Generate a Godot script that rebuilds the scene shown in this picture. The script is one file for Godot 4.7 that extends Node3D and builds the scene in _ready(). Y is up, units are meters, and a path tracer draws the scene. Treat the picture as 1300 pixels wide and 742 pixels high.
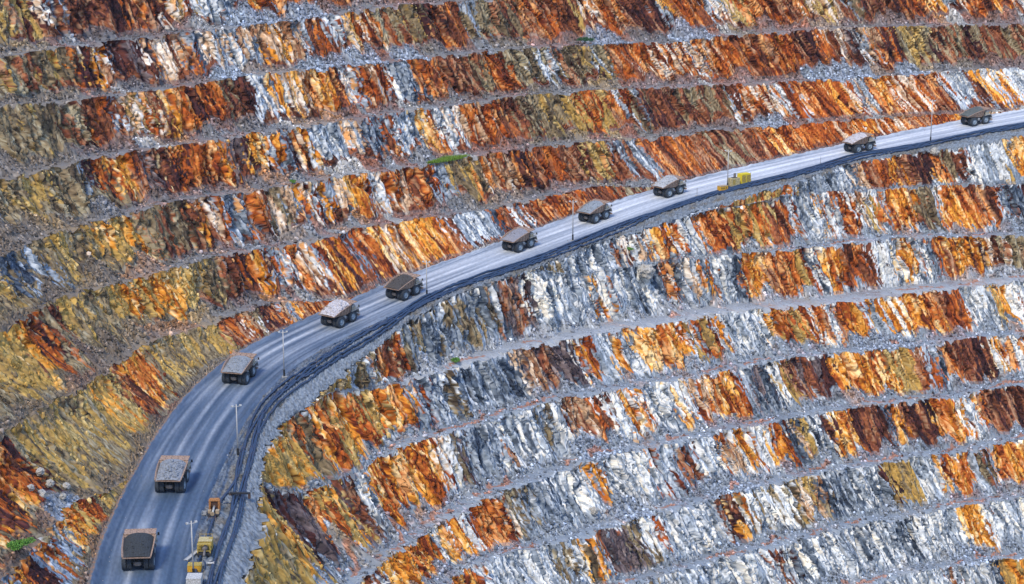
extends Node3D
# An open pit seen from across the hole: benched rock walls, a ramp with loaded haul trucks, black water pipes beside it.
# Everything is laid out along the ramp: "s" is metres along it, "t" metres across it (towards the pit is positive).

const ROAD_X := [-69.09,-69.39,-69.69,-70,-70.3,-70.6,-70.9,-71.2,-71.5,-71.8,-72.1,-72.41,-72.71,-73.01,-73.31,-73.61,-73.91,-74.22,-74.55,-74.93,-75.37,-75.84,-76.27,-76.58,-76.72,-76.71,-76.59,-76.39,-76.16,-75.89,-75.59,-75.23,-74.78,-74.19,-73.45,-72.58,-71.54,-70.29,-68.77,-66.94,-64.77,-62.23,-59.33,-56.13,-52.72,-49.2,-45.62,-42.02,-38.4,-34.74,-31.01,-27.19,-23.27,-19.27,-15.22,-11.1,-6.95,-2.76,1.42,5.6,9.76,13.92,18.07,22.24,26.43,30.65,34.9,39.21,43.61,48.16,52.86,57.68,62.59,67.56,72.59,77.69,82.84,88.03,93.23,98.46,103.71,108.96,114.23,119.5,124.79,130.12,135.48,140.86,146.27,151.69,157.13,162.62,168.16,173.77,179.42,185.07,190.72,196.33,201.92,207.48,213.02,218.56,224.1,229.64,235.18,240.72,246.26,251.8,257.34,262.88,268.42,273.96,279.5,285.04,290.58,296.12,301.66]
const ROAD_Y := [71.03,71.63,72.23,72.83,73.43,74.04,74.64,75.24,75.84,76.44,77.04,77.65,78.25,78.85,79.45,80.05,80.65,81.26,81.86,82.46,83.06,83.66,84.26,84.86,85.46,86.06,86.66,87.26,87.86,88.46,89.06,89.66,90.26,90.86,91.46,92.06,92.66,93.26,93.86,94.46,95.06,95.66,96.26,96.86,97.46,98.06,98.66,99.26,99.86,100.46,101.06,101.66,102.26,102.86,103.46,104.06,104.66,105.26,105.86,106.46,107.06,107.66,108.25,108.85,109.45,110.05,110.65,111.25,111.85,112.45,113.05,113.65,114.25,114.85,115.45,116.05,116.65,117.25,117.85,118.45,119.05,119.65,120.25,120.85,121.45,122.05,122.65,123.25,123.85,124.45,125.05,125.65,126.25,126.85,127.45,128.05,128.65,129.25,129.85,130.45,131.05,131.65,132.25,132.85,133.45,134.05,134.65,135.25,135.85,136.45,137.05,137.65,138.25,138.85,139.46,140.06,140.66]
const ROAD_Z := [-235.42,-241.42,-247.41,-253.4,-259.39,-265.39,-271.38,-277.37,-283.36,-289.36,-295.35,-301.34,-307.33,-313.33,-319.32,-325.31,-331.3,-337.29,-343.28,-349.27,-355.25,-361.23,-367.2,-373.18,-379.17,-385.16,-391.16,-397.16,-403.15,-409.14,-415.13,-421.12,-427.1,-433.06,-439.01,-444.94,-450.83,-456.68,-462.45,-468.12,-473.67,-479.04,-484.24,-489.28,-494.19,-499.04,-503.85,-508.65,-513.44,-518.19,-522.88,-527.5,-532.04,-536.51,-540.93,-545.29,-549.62,-553.92,-558.21,-562.52,-566.84,-571.17,-575.5,-579.82,-584.11,-588.37,-592.6,-596.77,-600.82,-604.7,-608.4,-611.95,-615.39,-618.74,-622,-625.15,-628.22,-631.24,-634.22,-637.16,-640.07,-642.97,-645.85,-648.7,-651.53,-654.29,-656.98,-659.62,-662.22,-664.79,-667.31,-669.72,-671.98,-674.09,-676.11,-678.1,-680.12,-682.23,-684.42,-686.67,-688.96,-691.26,-693.56,-695.86,-698.17,-700.47,-702.78,-705.08,-707.38,-709.69,-711.99,-714.3,-716.6,-718.9,-721.21,-723.51,-725.82]
const FALL := [-0.0502,-0.0503,-0.0503,-0.0503,-0.0504,-0.0504,-0.0505,-0.0507,-0.0508,-0.0509,-0.0511,-0.0511,-0.0511,-0.0508,-0.0502,-0.0492,-0.0477,-0.0454,-0.0422,-0.0381,-0.0329,-0.0265,-0.0188,-0.0098,0.0004,0.0121,0.0251,0.0397,0.0558,0.0736,0.0933,0.1151,0.139,0.165,0.1934,0.2238,0.2561,0.2901,0.3252,0.3609,0.3967,0.4321,0.4664,0.4993,0.5302,0.559,0.5855,0.6097,0.6315,0.6512,0.6688,0.6845,0.6986,0.7112,0.7225,0.7328,0.7421,0.7508,0.7592,0.7674,0.7759,0.7848,0.7944,0.805,0.8167,0.8296,0.8438,0.859,0.8752,0.8921,0.9095,0.927,0.9443,0.9613,0.9775,0.9929,1.0074,1.0209,1.0335,1.0453,1.0563,1.0668,1.0769,1.0867,1.0963,1.1059,1.1153,1.1247,1.134,1.1429,1.1513,1.1591,1.1661,1.1721,1.1771,1.181,1.1838,1.1856,1.1865,1.1866,1.1862,1.1853,1.1842,1.183,1.1818,1.1807,1.1798,1.179,1.1783,1.1778,1.1775,1.1772,1.177,1.1769,1.1768,1.1767,1.1767]
const LIPS := {
	"LA": [[-128.3,-127.9,-127.3,-126.8,-126.2,-125.7,-125.2,-124.6,-124.1,-123.5,-123,-122.4,-121.9,-121.3,-120.8,-120.2,-119.7,-119.1,-118.6,-118,-117.5,-117,-116.4,-115.9,-115.3,-114.8,-114.2,-113.7,-113.1,-112.6,-112,-111.5,-111,-110.4,-109.9,-109.3,-108.8,-108.2,-107.7,-107.1,-106.6,-106.2,-105.9,-105.4,-104.8,-104.3,-103.7,-103.1,-102.7,-102.4,-102,-101.5,-101,-100.5,-100.1,-99.7,-99.4,-99.2,-99,-98.8,-98.5,-98.1,-97.5,-96.8,-96.2,-95.6,-95.1,-94.7,-94.2,-93.8,-93.3,-92.9,-92.4,-92,-91.5,-91.1,-90.6,-90.2,-89.7,-89.3,-88.9,-88.5,-88.1,-87.7,-87.3,-86.9,-86.5,-86.1,-85.7,-85.3,-84.9,-84.4,-84,-83.6,-83.2,-82.8,-82.4,-82,-81.6,-81.2,-80.8,-80.4,-79.9,-79.3,-78.8,-78.2,-77.7,-77.1,-76.6,-76,-75.5,-74.9,-74.4,-73.9,-73.3,-72.8,-72.4],[200.5,200.5,200.5,200.5,200.5,200.5,200.5,200.5,200.5,200.5,200.5,200.5,200.5,200.5,200.5,200.5,200.5,200.5,200.5,200.5,200.5,200.5,200.5,200.5,200.5,200.5,200.5,200.5,200.5,200.5,200.5,200.5,200.5,200.5,200.5,200.5,200.5,200.5,200.5,200.5,200.6,200.7,200.9,201,201,200.9,200.9,200.9,201.1,201.3,201.4,201.5,201.6,201.6,201.7,202,202.2,202.6,203,203.3,203.6,203.7,203.7,203.5,203.5,203.4,203.5,203.6,203.7,203.8,203.9,204,204.1,204.2,204.3,204.4,204.5,204.7,204.8,204.9,205,205.2,205.3,205.5,205.6,205.8,206,206.1,206.3,206.4,206.6,206.7,206.9,207.1,207.2,207.4,207.5,207.7,207.8,208,208.1,208.2,208.3,208.3,208.3,208.3,208.3,208.3,208.3,208.3,208.3,208.3,208.3,208.3,208.3,208.3,208.3]],
	"L0": [[-114.3,-113.9,-113.3,-112.8,-112.2,-111.7,-111.2,-110.6,-110.1,-109.5,-109,-108.4,-107.9,-107.3,-106.8,-106.2,-105.7,-105.1,-104.6,-104,-103.5,-103,-102.4,-101.9,-101.3,-100.8,-100.2,-99.7,-99.1,-98.6,-98,-97.5,-97,-96.4,-95.9,-95.3,-94.8,-94.2,-93.7,-93.1,-92.6,-92.2,-91.9,-91.4,-90.8,-90.3,-89.7,-89.1,-88.7,-88.4,-88,-87.5,-87,-86.5,-86.1,-85.7,-85.4,-85.2,-85,-84.8,-84.5,-84.1,-83.5,-82.8,-82.2,-81.6,-81.1,-80.7,-80.2,-79.8,-79.3,-78.9,-78.4,-78,-77.5,-77.1,-76.6,-76.2,-75.7,-75.3,-74.9,-74.5,-74.1,-73.7,-73.3,-72.9,-72.5,-72.1,-71.7,-71.3,-70.9,-70.4,-70,-69.6,-69.2,-68.8,-68.4,-68,-67.6,-67.2,-66.8,-66.4,-65.9,-65.3,-64.8,-64.2,-63.7,-63.1,-62.6,-62,-61.5,-60.9,-60.4,-59.9,-59.3,-58.8,-58.4],[185.5,185.5,185.5,185.5,185.5,185.5,185.5,185.5,185.5,185.5,185.5,185.5,185.5,185.5,185.5,185.5,185.5,185.5,185.5,185.5,185.5,185.5,185.5,185.5,185.5,185.5,185.5,185.5,185.5,185.5,185.5,185.5,185.5,185.5,185.5,185.5,185.5,185.5,185.5,185.5,185.6,185.7,185.9,186,186,185.9,185.9,185.9,186.1,186.3,186.4,186.5,186.6,186.6,186.7,187,187.2,187.6,188,188.3,188.6,188.7,188.7,188.5,188.5,188.4,188.5,188.6,188.7,188.8,188.9,189,189.1,189.2,189.3,189.4,189.5,189.7,189.8,189.9,190,190.2,190.3,190.5,190.6,190.8,191,191.1,191.3,191.4,191.6,191.7,191.9,192.1,192.2,192.4,192.5,192.7,192.8,193,193.1,193.2,193.3,193.3,193.3,193.3,193.3,193.3,193.3,193.3,193.3,193.3,193.3,193.3,193.3,193.3,193.3]],
	"L1": [[-100.3,-99.9,-99.3,-98.8,-98.2,-97.7,-97.2,-96.6,-96.1,-95.5,-95,-94.4,-93.9,-93.3,-92.8,-92.2,-91.7,-91.1,-90.6,-90,-89.5,-89,-88.4,-87.9,-87.3,-86.8,-86.2,-85.7,-85.1,-84.6,-84,-83.5,-83,-82.4,-81.9,-81.3,-80.8,-80.2,-79.7,-79.1,-78.6,-78.2,-77.9,-77.4,-76.8,-76.3,-75.7,-75.1,-74.7,-74.4,-74,-73.5,-73,-72.5,-72.1,-71.7,-71.4,-71.2,-71,-70.8,-70.5,-70.1,-69.5,-68.8,-68.2,-67.6,-67.1,-66.7,-66.2,-65.8,-65.3,-64.9,-64.4,-64,-63.5,-63.1,-62.6,-62.2,-61.7,-61.3,-60.9,-60.5,-60.1,-59.7,-59.3,-58.9,-58.5,-58.1,-57.7,-57.3,-56.9,-56.4,-56,-55.6,-55.2,-54.8,-54.4,-54,-53.6,-53.2,-52.8,-52.4,-51.9,-51.3,-50.8,-50.2,-49.7,-49.1,-48.6,-48,-47.5,-46.9,-46.4,-45.9,-45.3,-44.8,-44.4],[170.5,170.5,170.5,170.5,170.5,170.5,170.5,170.5,170.5,170.5,170.5,170.5,170.5,170.5,170.5,170.5,170.5,170.5,170.5,170.5,170.5,170.5,170.5,170.5,170.5,170.5,170.5,170.5,170.5,170.5,170.5,170.5,170.5,170.5,170.5,170.5,170.5,170.5,170.5,170.5,170.6,170.7,170.9,171,171,170.9,170.9,170.9,171.1,171.3,171.4,171.5,171.6,171.6,171.7,172,172.2,172.6,173,173.3,173.6,173.7,173.7,173.5,173.5,173.4,173.5,173.6,173.7,173.8,173.9,174,174.1,174.2,174.3,174.4,174.5,174.7,174.8,174.9,175,175.2,175.3,175.5,175.6,175.8,176,176.1,176.3,176.4,176.6,176.7,176.9,177.1,177.2,177.4,177.5,177.7,177.8,178,178.1,178.2,178.3,178.3,178.3,178.3,178.3,178.3,178.3,178.3,178.3,178.3,178.3,178.3,178.3,178.3,178.3]],
	"L2": [[-91.5,-91.1,-90.5,-90,-89.4,-88.9,-88.3,-87.8,-87.2,-86.7,-86.2,-85.6,-85.1,-84.5,-84,-83.4,-82.9,-82.3,-81.8,-81.2,-80.7,-80.1,-79.6,-79,-78.5,-78,-77.4,-76.9,-76.3,-75.8,-75.2,-74.7,-74.1,-73.6,-73,-72.5,-72,-71.4,-70.8,-69.7,-68.1,-66.7,-65.9,-65.4,-64.9,-64.3,-63.6,-63,-62.6,-62.4,-62.1,-61.6,-60.9,-60.1,-59.5,-59.1,-58.6,-57.8,-57,-56.4,-56.1,-55.8,-55.2,-54.7,-54.1,-53.5,-52.9,-52.4,-51.8,-51.1,-50.3,-49.5,-48.8,-48.2,-47.5,-47,-46.5,-46.1,-45.8,-45.4,-45,-44.5,-44,-43.6,-43.2,-42.8,-42.2,-41.7,-41.1,-40.5,-40,-39.4,-38.8,-38.2,-37.7,-37.1,-36.4,-35.8,-35.1,-34.4,-33.9,-33.3,-32.8,-32.2,-31.7,-31.1,-30.6,-30,-29.5,-28.9,-28.4,-27.9,-27.3,-26.8,-26.2,-25.7,-25.3],[160.8,160.8,160.8,160.8,160.8,160.8,160.8,160.8,160.8,160.8,160.8,160.8,160.8,160.8,160.8,160.8,160.8,160.8,160.8,160.8,160.8,160.8,160.8,160.8,160.8,160.8,160.8,160.8,160.8,160.8,160.8,160.8,160.8,160.8,160.8,160.8,160.8,160.8,160.6,159.9,159,158.2,157.9,157.8,157.8,157.7,157.6,157.6,157.8,158.1,158.3,158.4,158.2,158,158,158,158.1,157.9,157.6,157.6,157.8,157.9,158,158,158,157.9,157.9,157.8,157.8,157.6,157.4,157.2,157,156.8,156.8,156.7,156.8,156.9,157.2,157.4,157.5,157.6,157.7,157.8,158,158.1,158.1,158.1,158.1,158,158,158,157.9,157.9,157.9,157.8,157.7,157.6,157.4,157.3,157.3,157.3,157.3,157.3,157.3,157.3,157.3,157.3,157.3,157.3,157.3,157.3,157.3,157.3,157.3,157.3,157.3]],
	"L3": [[-76.8,-76.4,-75.9,-75.3,-74.8,-74.2,-73.7,-73.2,-72.6,-72.1,-71.5,-71,-70.4,-69.9,-69.3,-68.8,-68.2,-67.7,-67.1,-66.6,-66,-65.5,-65,-64.4,-63.9,-63.3,-62.8,-62.2,-61.7,-61.1,-60.6,-60,-59.5,-59,-58.4,-57.9,-57.4,-56.8,-56,-55.2,-54.6,-54,-53.5,-52.9,-52,-51.2,-50.6,-50.3,-49.8,-49.2,-48.6,-47.9,-47.1,-46.7,-46.3,-45.9,-45.5,-45.1,-44.8,-44.2,-43.5,-42.8,-42.3,-41.9,-41.5,-41.1,-40.4,-39.7,-38.9,-38.3,-37.7,-37,-36.3,-35.6,-34.8,-34.1,-33.5,-32.8,-32.2,-31.5,-30.9,-30.3,-29.7,-29.1,-28.5,-28,-27.4,-26.8,-26.2,-25.7,-25.2,-24.9,-24.7,-24.4,-23.9,-23.4,-22.8,-22.3,-21.7,-21.2,-20.6,-20.1,-19.5,-19,-18.5,-17.9,-17.4,-16.8,-16.3,-15.7,-15.2,-14.6,-14.1,-13.5,-13,-12.4,-12],[144.7,144.7,144.7,144.7,144.7,144.7,144.7,144.7,144.7,144.7,144.7,144.7,144.7,144.7,144.7,144.7,144.7,144.7,144.7,144.7,144.7,144.7,144.7,144.7,144.7,144.7,144.7,144.7,144.7,144.7,144.7,144.7,144.7,144.7,144.7,144.7,144.8,144.7,144.5,144.2,144.1,144.1,144.1,143.9,143.7,143.5,143.4,143.6,143.7,143.6,143.5,143.3,143.2,143.2,143.4,143.5,143.7,143.9,144,144.1,143.9,143.8,143.8,144,144.1,144.2,144.1,143.9,143.7,143.6,143.5,143.3,143.2,143,142.8,142.6,142.5,142.3,142.2,142.1,142,142,141.9,141.9,141.8,141.8,141.8,141.7,141.7,141.7,141.8,142,142.4,142.6,142.8,142.8,142.8,142.8,142.7,142.7,142.7,142.7,142.7,142.7,142.7,142.7,142.7,142.7,142.7,142.7,142.7,142.7,142.7,142.7,142.7,142.7,142.7]],
	"L4": [[-65.1,-64.7,-64.2,-63.6,-63.1,-62.5,-62,-61.4,-60.9,-60.3,-59.8,-59.2,-58.7,-58.1,-57.6,-57.1,-56.5,-56,-55.4,-54.9,-54.3,-53.8,-53.2,-52.7,-52.1,-51.6,-51,-50.5,-50,-49.4,-48.9,-48.3,-47.7,-46.9,-46.2,-45.8,-45.2,-44.5,-43.9,-42.9,-41.9,-41.5,-41.5,-40.9,-39.9,-39,-38.2,-37.6,-37,-36.4,-35.8,-35.1,-34.6,-34.1,-33.4,-32.8,-32.2,-31.7,-31.2,-30.7,-30.2,-29.8,-29.4,-28.8,-28.1,-27.4,-26.8,-26.1,-25.4,-24.7,-23.9,-23.1,-22.5,-21.9,-21.5,-21.2,-20.8,-20.2,-19.6,-19.2,-18.8,-18.3,-17.7,-17.2,-16.6,-16.1,-15.5,-15,-14.5,-13.9,-13.4,-12.8,-12.3,-11.7,-11.2,-10.6,-10.4,-10.4,-10.4,-10.3,-10.3,-10.3,-10.3,-10.3,-10.3,-10.2,-10.2,-10.2,-10.2,-10.2,-10.2,-10.2,-10.2,-10.2,-10.2,-10.2,-10.2],[131.8,131.8,131.8,131.8,131.8,131.8,131.8,131.8,131.8,131.8,131.8,131.8,131.8,131.8,131.8,131.8,131.8,131.8,131.8,131.8,131.8,131.8,131.8,131.8,131.8,131.8,131.8,131.8,131.8,131.8,131.8,131.8,131.7,131.5,131.4,131.4,131.3,131.2,131,130.6,130.3,130.4,130.7,130.7,130.4,130,129.7,129.6,129.5,129.5,129.4,129.3,129.3,129.3,129.2,129.1,129.1,129.1,129.2,129.2,129.3,129.4,129.5,129.5,129.4,129.2,129.1,129,128.8,128.6,128.3,128.1,128,128,128.1,128.3,128.5,128.5,128.5,128.6,128.7,128.7,128.7,128.7,128.7,128.7,128.7,128.7,128.7,128.7,128.7,128.7,128.7,128.7,128.7,128.7,129.1,129.7,130.2,130.8,131.4,132,132.6,133.1,133.7,134.3,134.9,135.5,136.1,136.6,137.2,137.8,138.4,139,139.6,140.1,140.7]],
	"L5": [[-55.1,-54.7,-54.2,-53.6,-53.1,-52.5,-52,-51.4,-50.9,-50.3,-49.8,-49.2,-48.7,-48.1,-47.6,-47.1,-46.5,-46,-45.4,-44.9,-44.3,-43.8,-43.2,-42.7,-42.1,-41.6,-41,-40.5,-39.9,-39.3,-38.5,-37.7,-37.2,-36.8,-35.9,-34.6,-33.4,-32.1,-31.1,-30.3,-29.6,-28.9,-28.3,-27.8,-27.2,-26.4,-25.5,-24.6,-23.9,-23.6,-23.3,-22.9,-22.4,-21.8,-21.2,-20.5,-19.7,-18.9,-18.3,-17.8,-17.3,-16.8,-16.6,-16.4,-16.2,-15.7,-15.1,-14.5,-13.1,-11.8,-10.9,-10.2,-10.2,-10.2,-10.2,-10.2,-10.2,-10.2,-10.2,-10.2,-10.2,-10.2,-10.2,-10.2,-10.2,-10.2,-10.2,-10.2,-10.2,-10.2,-10.2,-10.2,-10.2,-10.2,-10.2,-10.2,-10.2,-10.2,-10.2,-10.2,-10.2,-10.2,-10.2,-10.2,-10.2,-10.2,-10.2,-10.2,-10.2,-10.2,-10.2,-10.2,-10.2,-10.2,-10.2,-10.2,-10.2],[120.8,120.8,120.8,120.8,120.8,120.8,120.8,120.8,120.8,120.8,120.8,120.8,120.8,120.8,120.8,120.8,120.8,120.8,120.8,120.8,120.8,120.8,120.8,120.8,120.8,120.8,120.8,120.8,120.8,120.6,120.4,120.2,120.2,120.2,119.8,119.2,118.4,117.7,117.1,116.8,116.6,116.5,116.4,116.4,116.3,116.1,115.7,115.4,115.3,115.4,115.7,115.8,115.9,115.8,115.8,115.6,115.3,115.1,115,115.1,115.1,115.2,115.5,115.9,116.2,116.3,116.3,116.2,115.3,114.5,114,113.9,114.5,115,115.6,116.2,116.8,117.4,118,118.6,119.2,119.8,120.4,121,121.6,122.2,122.7,123.3,123.9,124.5,125.1,125.7,126.3,126.9,127.5,128.1,128.7,129.3,129.9,130.5,131.1,131.7,132.3,132.9,133.5,134.1,134.7,135.3,135.9,136.5,137.1,137.7,138.3,138.9,139.5,140.1,140.7]],
	"L6": [[-43.3,-42.9,-42.3,-41.8,-41.3,-40.7,-40.2,-39.6,-39.1,-38.5,-38,-37.4,-36.9,-36.3,-35.8,-35.2,-34.7,-34.1,-33.6,-33,-32.5,-32,-31.4,-30.8,-30,-29,-27.9,-27,-26.2,-25.2,-24.2,-23.5,-23,-22.6,-21.9,-21.2,-20.8,-20.1,-19.1,-18.2,-17.5,-16.7,-16.2,-15.8,-15.5,-14.5,-12.9,-11.5,-10.5,-10.2,-10.2,-10.2,-10.2,-10.2,-10.2,-10.2,-10.2,-10.2,-10.2,-10.2,-10.2,-10.2,-10.2,-10.2,-10.2,-10.2,-10.2,-10.2,-10.2,-10.2,-10.2,-10.2,-10.2,-10.2,-10.2,-10.2,-10.2,-10.2,-10.2,-10.2,-10.2,-10.2,-10.2,-10.2,-10.2,-10.2,-10.2,-10.2,-10.2,-10.2,-10.2,-10.2,-10.2,-10.2,-10.2,-10.2,-10.2,-10.2,-10.2,-10.2,-10.2,-10.2,-10.2,-10.2,-10.2,-10.2,-10.2,-10.2,-10.2,-10.2,-10.2,-10.2,-10.2,-10.2,-10.2,-10.2,-10.2],[107.8,107.8,107.8,107.8,107.8,107.8,107.8,107.8,107.8,107.8,107.8,107.8,107.8,107.8,107.8,107.8,107.8,107.8,107.8,107.8,107.8,107.8,107.8,107.7,107.4,107,106.4,106,105.7,105.2,104.8,104.5,104.6,104.6,104.6,104.5,104.5,104.3,103.9,103.5,103.3,103.1,103.1,103.3,103.4,103,101.8,100.9,100.4,100.7,101.3,101.9,102.5,103.1,103.6,104.2,104.8,105.4,106,106.6,107.2,107.8,108.4,109,109.6,110.1,110.7,111.3,111.9,112.5,113.1,113.7,114.3,114.9,115.5,116.1,116.7,117.3,117.9,118.5,119.1,119.7,120.3,120.9,121.5,122.1,122.7,123.3,123.9,124.5,125.1,125.7,126.3,126.9,127.5,128.1,128.7,129.3,129.9,130.5,131.1,131.7,132.3,132.9,133.5,134.1,134.7,135.3,135.9,136.5,137.1,137.7,138.3,138.9,139.5,140.1,140.7]],
	"L7": [[-30.5,-30.1,-29.6,-29,-28.5,-27.9,-27.4,-26.8,-26.3,-25.7,-25.2,-24.6,-24.1,-23.5,-23,-22.4,-21.7,-20.9,-20.2,-19.6,-18.7,-17.8,-17,-16.4,-15.8,-14,-12.4,-11.1,-10.2,-10.2,-10.2,-10.2,-10.2,-10.2,-10.2,-10.2,-10.2,-10.2,-10.1,-10.1,-10.1,-10.1,-10.1,-10.1,-10.1,-10.1,-10.1,-10.1,-10.1,-10.1,-10.1,-10.1,-10.1,-10.1,-10.1,-10.1,-10.1,-10.1,-10.1,-10.1,-10.1,-10.1,-10.1,-10.1,-10.1,-10.1,-10.1,-10.1,-10.1,-10.1,-10.1,-10.1,-10.1,-10.1,-10.1,-10.1,-10.1,-10.1,-10.1,-10.1,-10.1,-10.1,-10.1,-10.1,-10.1,-10.1,-10.1,-10.1,-10.1,-10.1,-10.1,-10.1,-10.1,-10.1,-10.1,-10.1,-10.1,-10.1,-10.1,-10.1,-10.1,-10.1,-10.1,-10.1,-10.1,-10.1,-10.1,-10.1,-10.1,-10.1,-10.1,-10.1,-10.1,-10.1,-10.1,-10.1,-10.1],[93.8,93.8,93.8,93.8,93.8,93.8,93.8,93.8,93.8,93.8,93.8,93.8,93.8,93.8,93.7,93.7,93.5,93.3,93.1,92.9,92.6,92.2,92,91.9,91.8,90.5,89.3,88.5,88.1,88.7,89.3,89.9,90.5,91.1,91.7,92.2,92.8,93.4,94,94.6,95.2,95.8,96.4,97,97.5,98.1,98.7,99.3,99.9,100.5,101.1,101.7,102.3,102.9,103.5,104.1,104.7,105.3,105.9,106.5,107.1,107.7,108.3,108.9,109.5,110.1,110.7,111.3,111.9,112.5,113.1,113.7,114.3,114.9,115.5,116.1,116.7,117.3,117.9,118.5,119.1,119.7,120.3,120.9,121.5,122.1,122.7,123.3,123.9,124.5,125.1,125.7,126.3,126.9,127.5,128.1,128.7,129.3,129.9,130.5,131.1,131.7,132.3,132.9,133.5,134.1,134.7,135.3,135.9,136.5,137.1,137.7,138.3,138.9,139.5,140.1,140.7]],
	"RI": [[-10,-10,-10,-10,-10,-10,-10,-10,-10,-10,-10,-10,-10,-10,-10,-10,-10,-10,-10,-10,-10,-10,-10,-10,-10,-10,-10,-10,-10,-10,-10,-10,-10,-10,-10,-10,-10,-10,-10,-10,-10,-10,-10,-10,-10,-10,-10,-10,-10,-10,-10,-10,-10,-10,-10,-10,-10,-10,-10,-10,-10,-10,-10,-10,-10,-10,-10,-10,-10,-10,-10,-10,-10,-10,-10,-10,-10,-10,-10,-10,-10,-10,-10,-10,-10,-10,-10,-10,-10,-10,-10,-10,-10,-10,-10,-10,-10,-10,-10,-10,-10,-10,-10,-10,-10,-10,-10,-10,-10,-10,-10,-10,-10,-10,-10,-10,-10],[71,71.6,72.2,72.8,73.4,74,74.6,75.2,75.8,76.4,77,77.6,78.2,78.8,79.5,80.1,80.7,81.3,81.9,82.5,83.1,83.7,84.3,84.9,85.5,86.1,86.7,87.3,87.9,88.5,89.1,89.7,90.3,90.9,91.5,92.1,92.7,93.3,93.9,94.5,95.1,95.7,96.3,96.9,97.5,98.1,98.7,99.3,99.9,100.5,101.1,101.7,102.3,102.9,103.5,104.1,104.7,105.3,105.9,106.5,107.1,107.7,108.3,108.9,109.5,110.1,110.7,111.3,111.9,112.5,113.1,113.7,114.3,114.9,115.5,116.1,116.6,117.2,117.8,118.4,119,119.6,120.2,120.8,121.5,122.1,122.6,123.2,123.8,124.4,125,125.6,126.2,126.8,127.4,128,128.6,129.2,129.8,130.4,131,131.6,132.2,132.8,133.4,134,134.6,135.2,135.8,136.4,137,137.6,138.2,138.8,139.4,140,140.6]],
	"M0": [[21.5,21.5,21.5,21.5,21.5,21.5,21.5,21.5,21.5,21.5,21.5,21.5,21.5,21.5,21.5,21.5,21.5,21.5,21.5,21.5,21.5,21.5,21.6,22,22.5,22.6,22,20.9,19.7,18.9,18.4,18,17.5,17.5,18.1,19.1,20,20.9,21.4,21.2,21,21,20.5,19.7,19,18.1,17.2,16.2,15.2,14.3,13.8,13.7,14,14.4,14.7,15.1,15.3,15.5,15.5,15.5,15.5,15.5,15.7,16.1,16.5,16.8,17,17.3,17.5,17.7,17.8,17.8,17.5,17.2,17.2,17.2,17,16.2,15.4,14.6,14,13.8,14,14.3,14.8,15.4,16.3,17.2,17.6,17.9,18,18,18,18,18,18,18,18,18,18,18,18,18,18,18,18,18,18,18,18,18,18,18,18,18,18,18],[67.9,68.3,68.9,69.5,70.1,70.7,71.3,71.9,72.5,73.1,73.7,74.3,74.9,75.5,76.1,76.7,77.3,77.9,78.5,79.1,79.7,80.3,80.8,81.3,81.8,82.4,83.2,84.2,85.2,86.1,87,87.8,88.5,89.1,89.5,89.7,89.9,90.2,90.7,91.2,91.9,92.6,93.4,94.3,95.2,96.1,97.1,98.1,99.1,100,100.8,101.5,102,102.5,103,103.4,103.9,104.5,105,105.6,106.2,106.8,107.3,107.8,108.2,108.7,109.2,109.7,110.2,110.7,111.3,111.9,112.6,113.2,113.9,114.5,115.3,116.1,117,117.9,118.8,119.5,120,120.5,120.9,121.2,121.5,121.8,122.2,122.6,123.2,123.8,124.4,125,125.6,126.2,126.8,127.4,128,128.6,129.2,129.8,130.4,131,131.6,132.2,132.8,133.4,134,134.6,135.2,135.8,136.4,137,137.6,138.1,138.5]],
	"M1": [[21.6,21.6,21.6,21.6,21.6,21.6,21.6,21.6,21.6,21.6,21.6,21.6,21.6,21.6,21.6,21.6,21.6,21.6,21.6,21.6,21.6,21.6,21.7,22,22.5,22.7,22.1,20.9,19.8,19,18.4,18,17.6,17.5,18.2,19.2,20.1,21,21.5,21.2,21.1,21.1,20.5,19.8,19,18.2,17.2,16.2,15.2,14.4,13.9,13.8,14,14.4,14.8,15.1,15.4,15.5,15.6,15.6,15.6,15.6,15.7,16.1,16.5,16.8,17.1,17.3,17.6,17.7,17.9,17.8,17.6,17.3,17.2,17.3,17,16.3,16.1,16.8,17.6,18.5,19.3,20.1,20.8,21.4,22.1,22.8,23.5,24.3,25.2,26.1,27,27.7,28.3,28.9,29.5,30.1,30.7,31.3,31.9,32.5,33.1,33.7,34.3,34.9,35.5,36.1,36.7,37.3,37.9,38.5,39.1,39.7,40.3,40.9,41.4],[67.9,68.3,68.8,69.4,70,70.6,71.2,71.8,72.4,73,73.6,74.2,74.8,75.4,76,76.6,77.2,77.8,78.4,79,79.6,80.2,80.8,81.2,81.7,82.3,83.1,84.1,85.1,86.1,86.9,87.7,88.4,89,89.4,89.7,89.9,90.2,90.6,91.2,91.8,92.5,93.3,94.2,95.1,96.1,97.1,98.1,99.1,100,100.8,101.5,102,102.5,102.9,103.4,103.9,104.4,105,105.6,106.2,106.7,107.2,107.7,108.2,108.6,109.1,109.6,110.1,110.6,110.9,111,110.7,110.7,110.9,111.2,111.5,111.7,111.7,111.6,111.4,111.2,111,110.8,110.7,110.6,110.6,110.5,110.3,110.1,109.8,109.5,109.3,109.2,109.1,109.1,109.1,109.1,109.1,109.1,109.1,109.1,109.1,109.1,109.1,109.1,109.1,109.1,109.1,109.1,109.1,109.1,109.1,109.1,109.1,109.1,109.1]],
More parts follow.
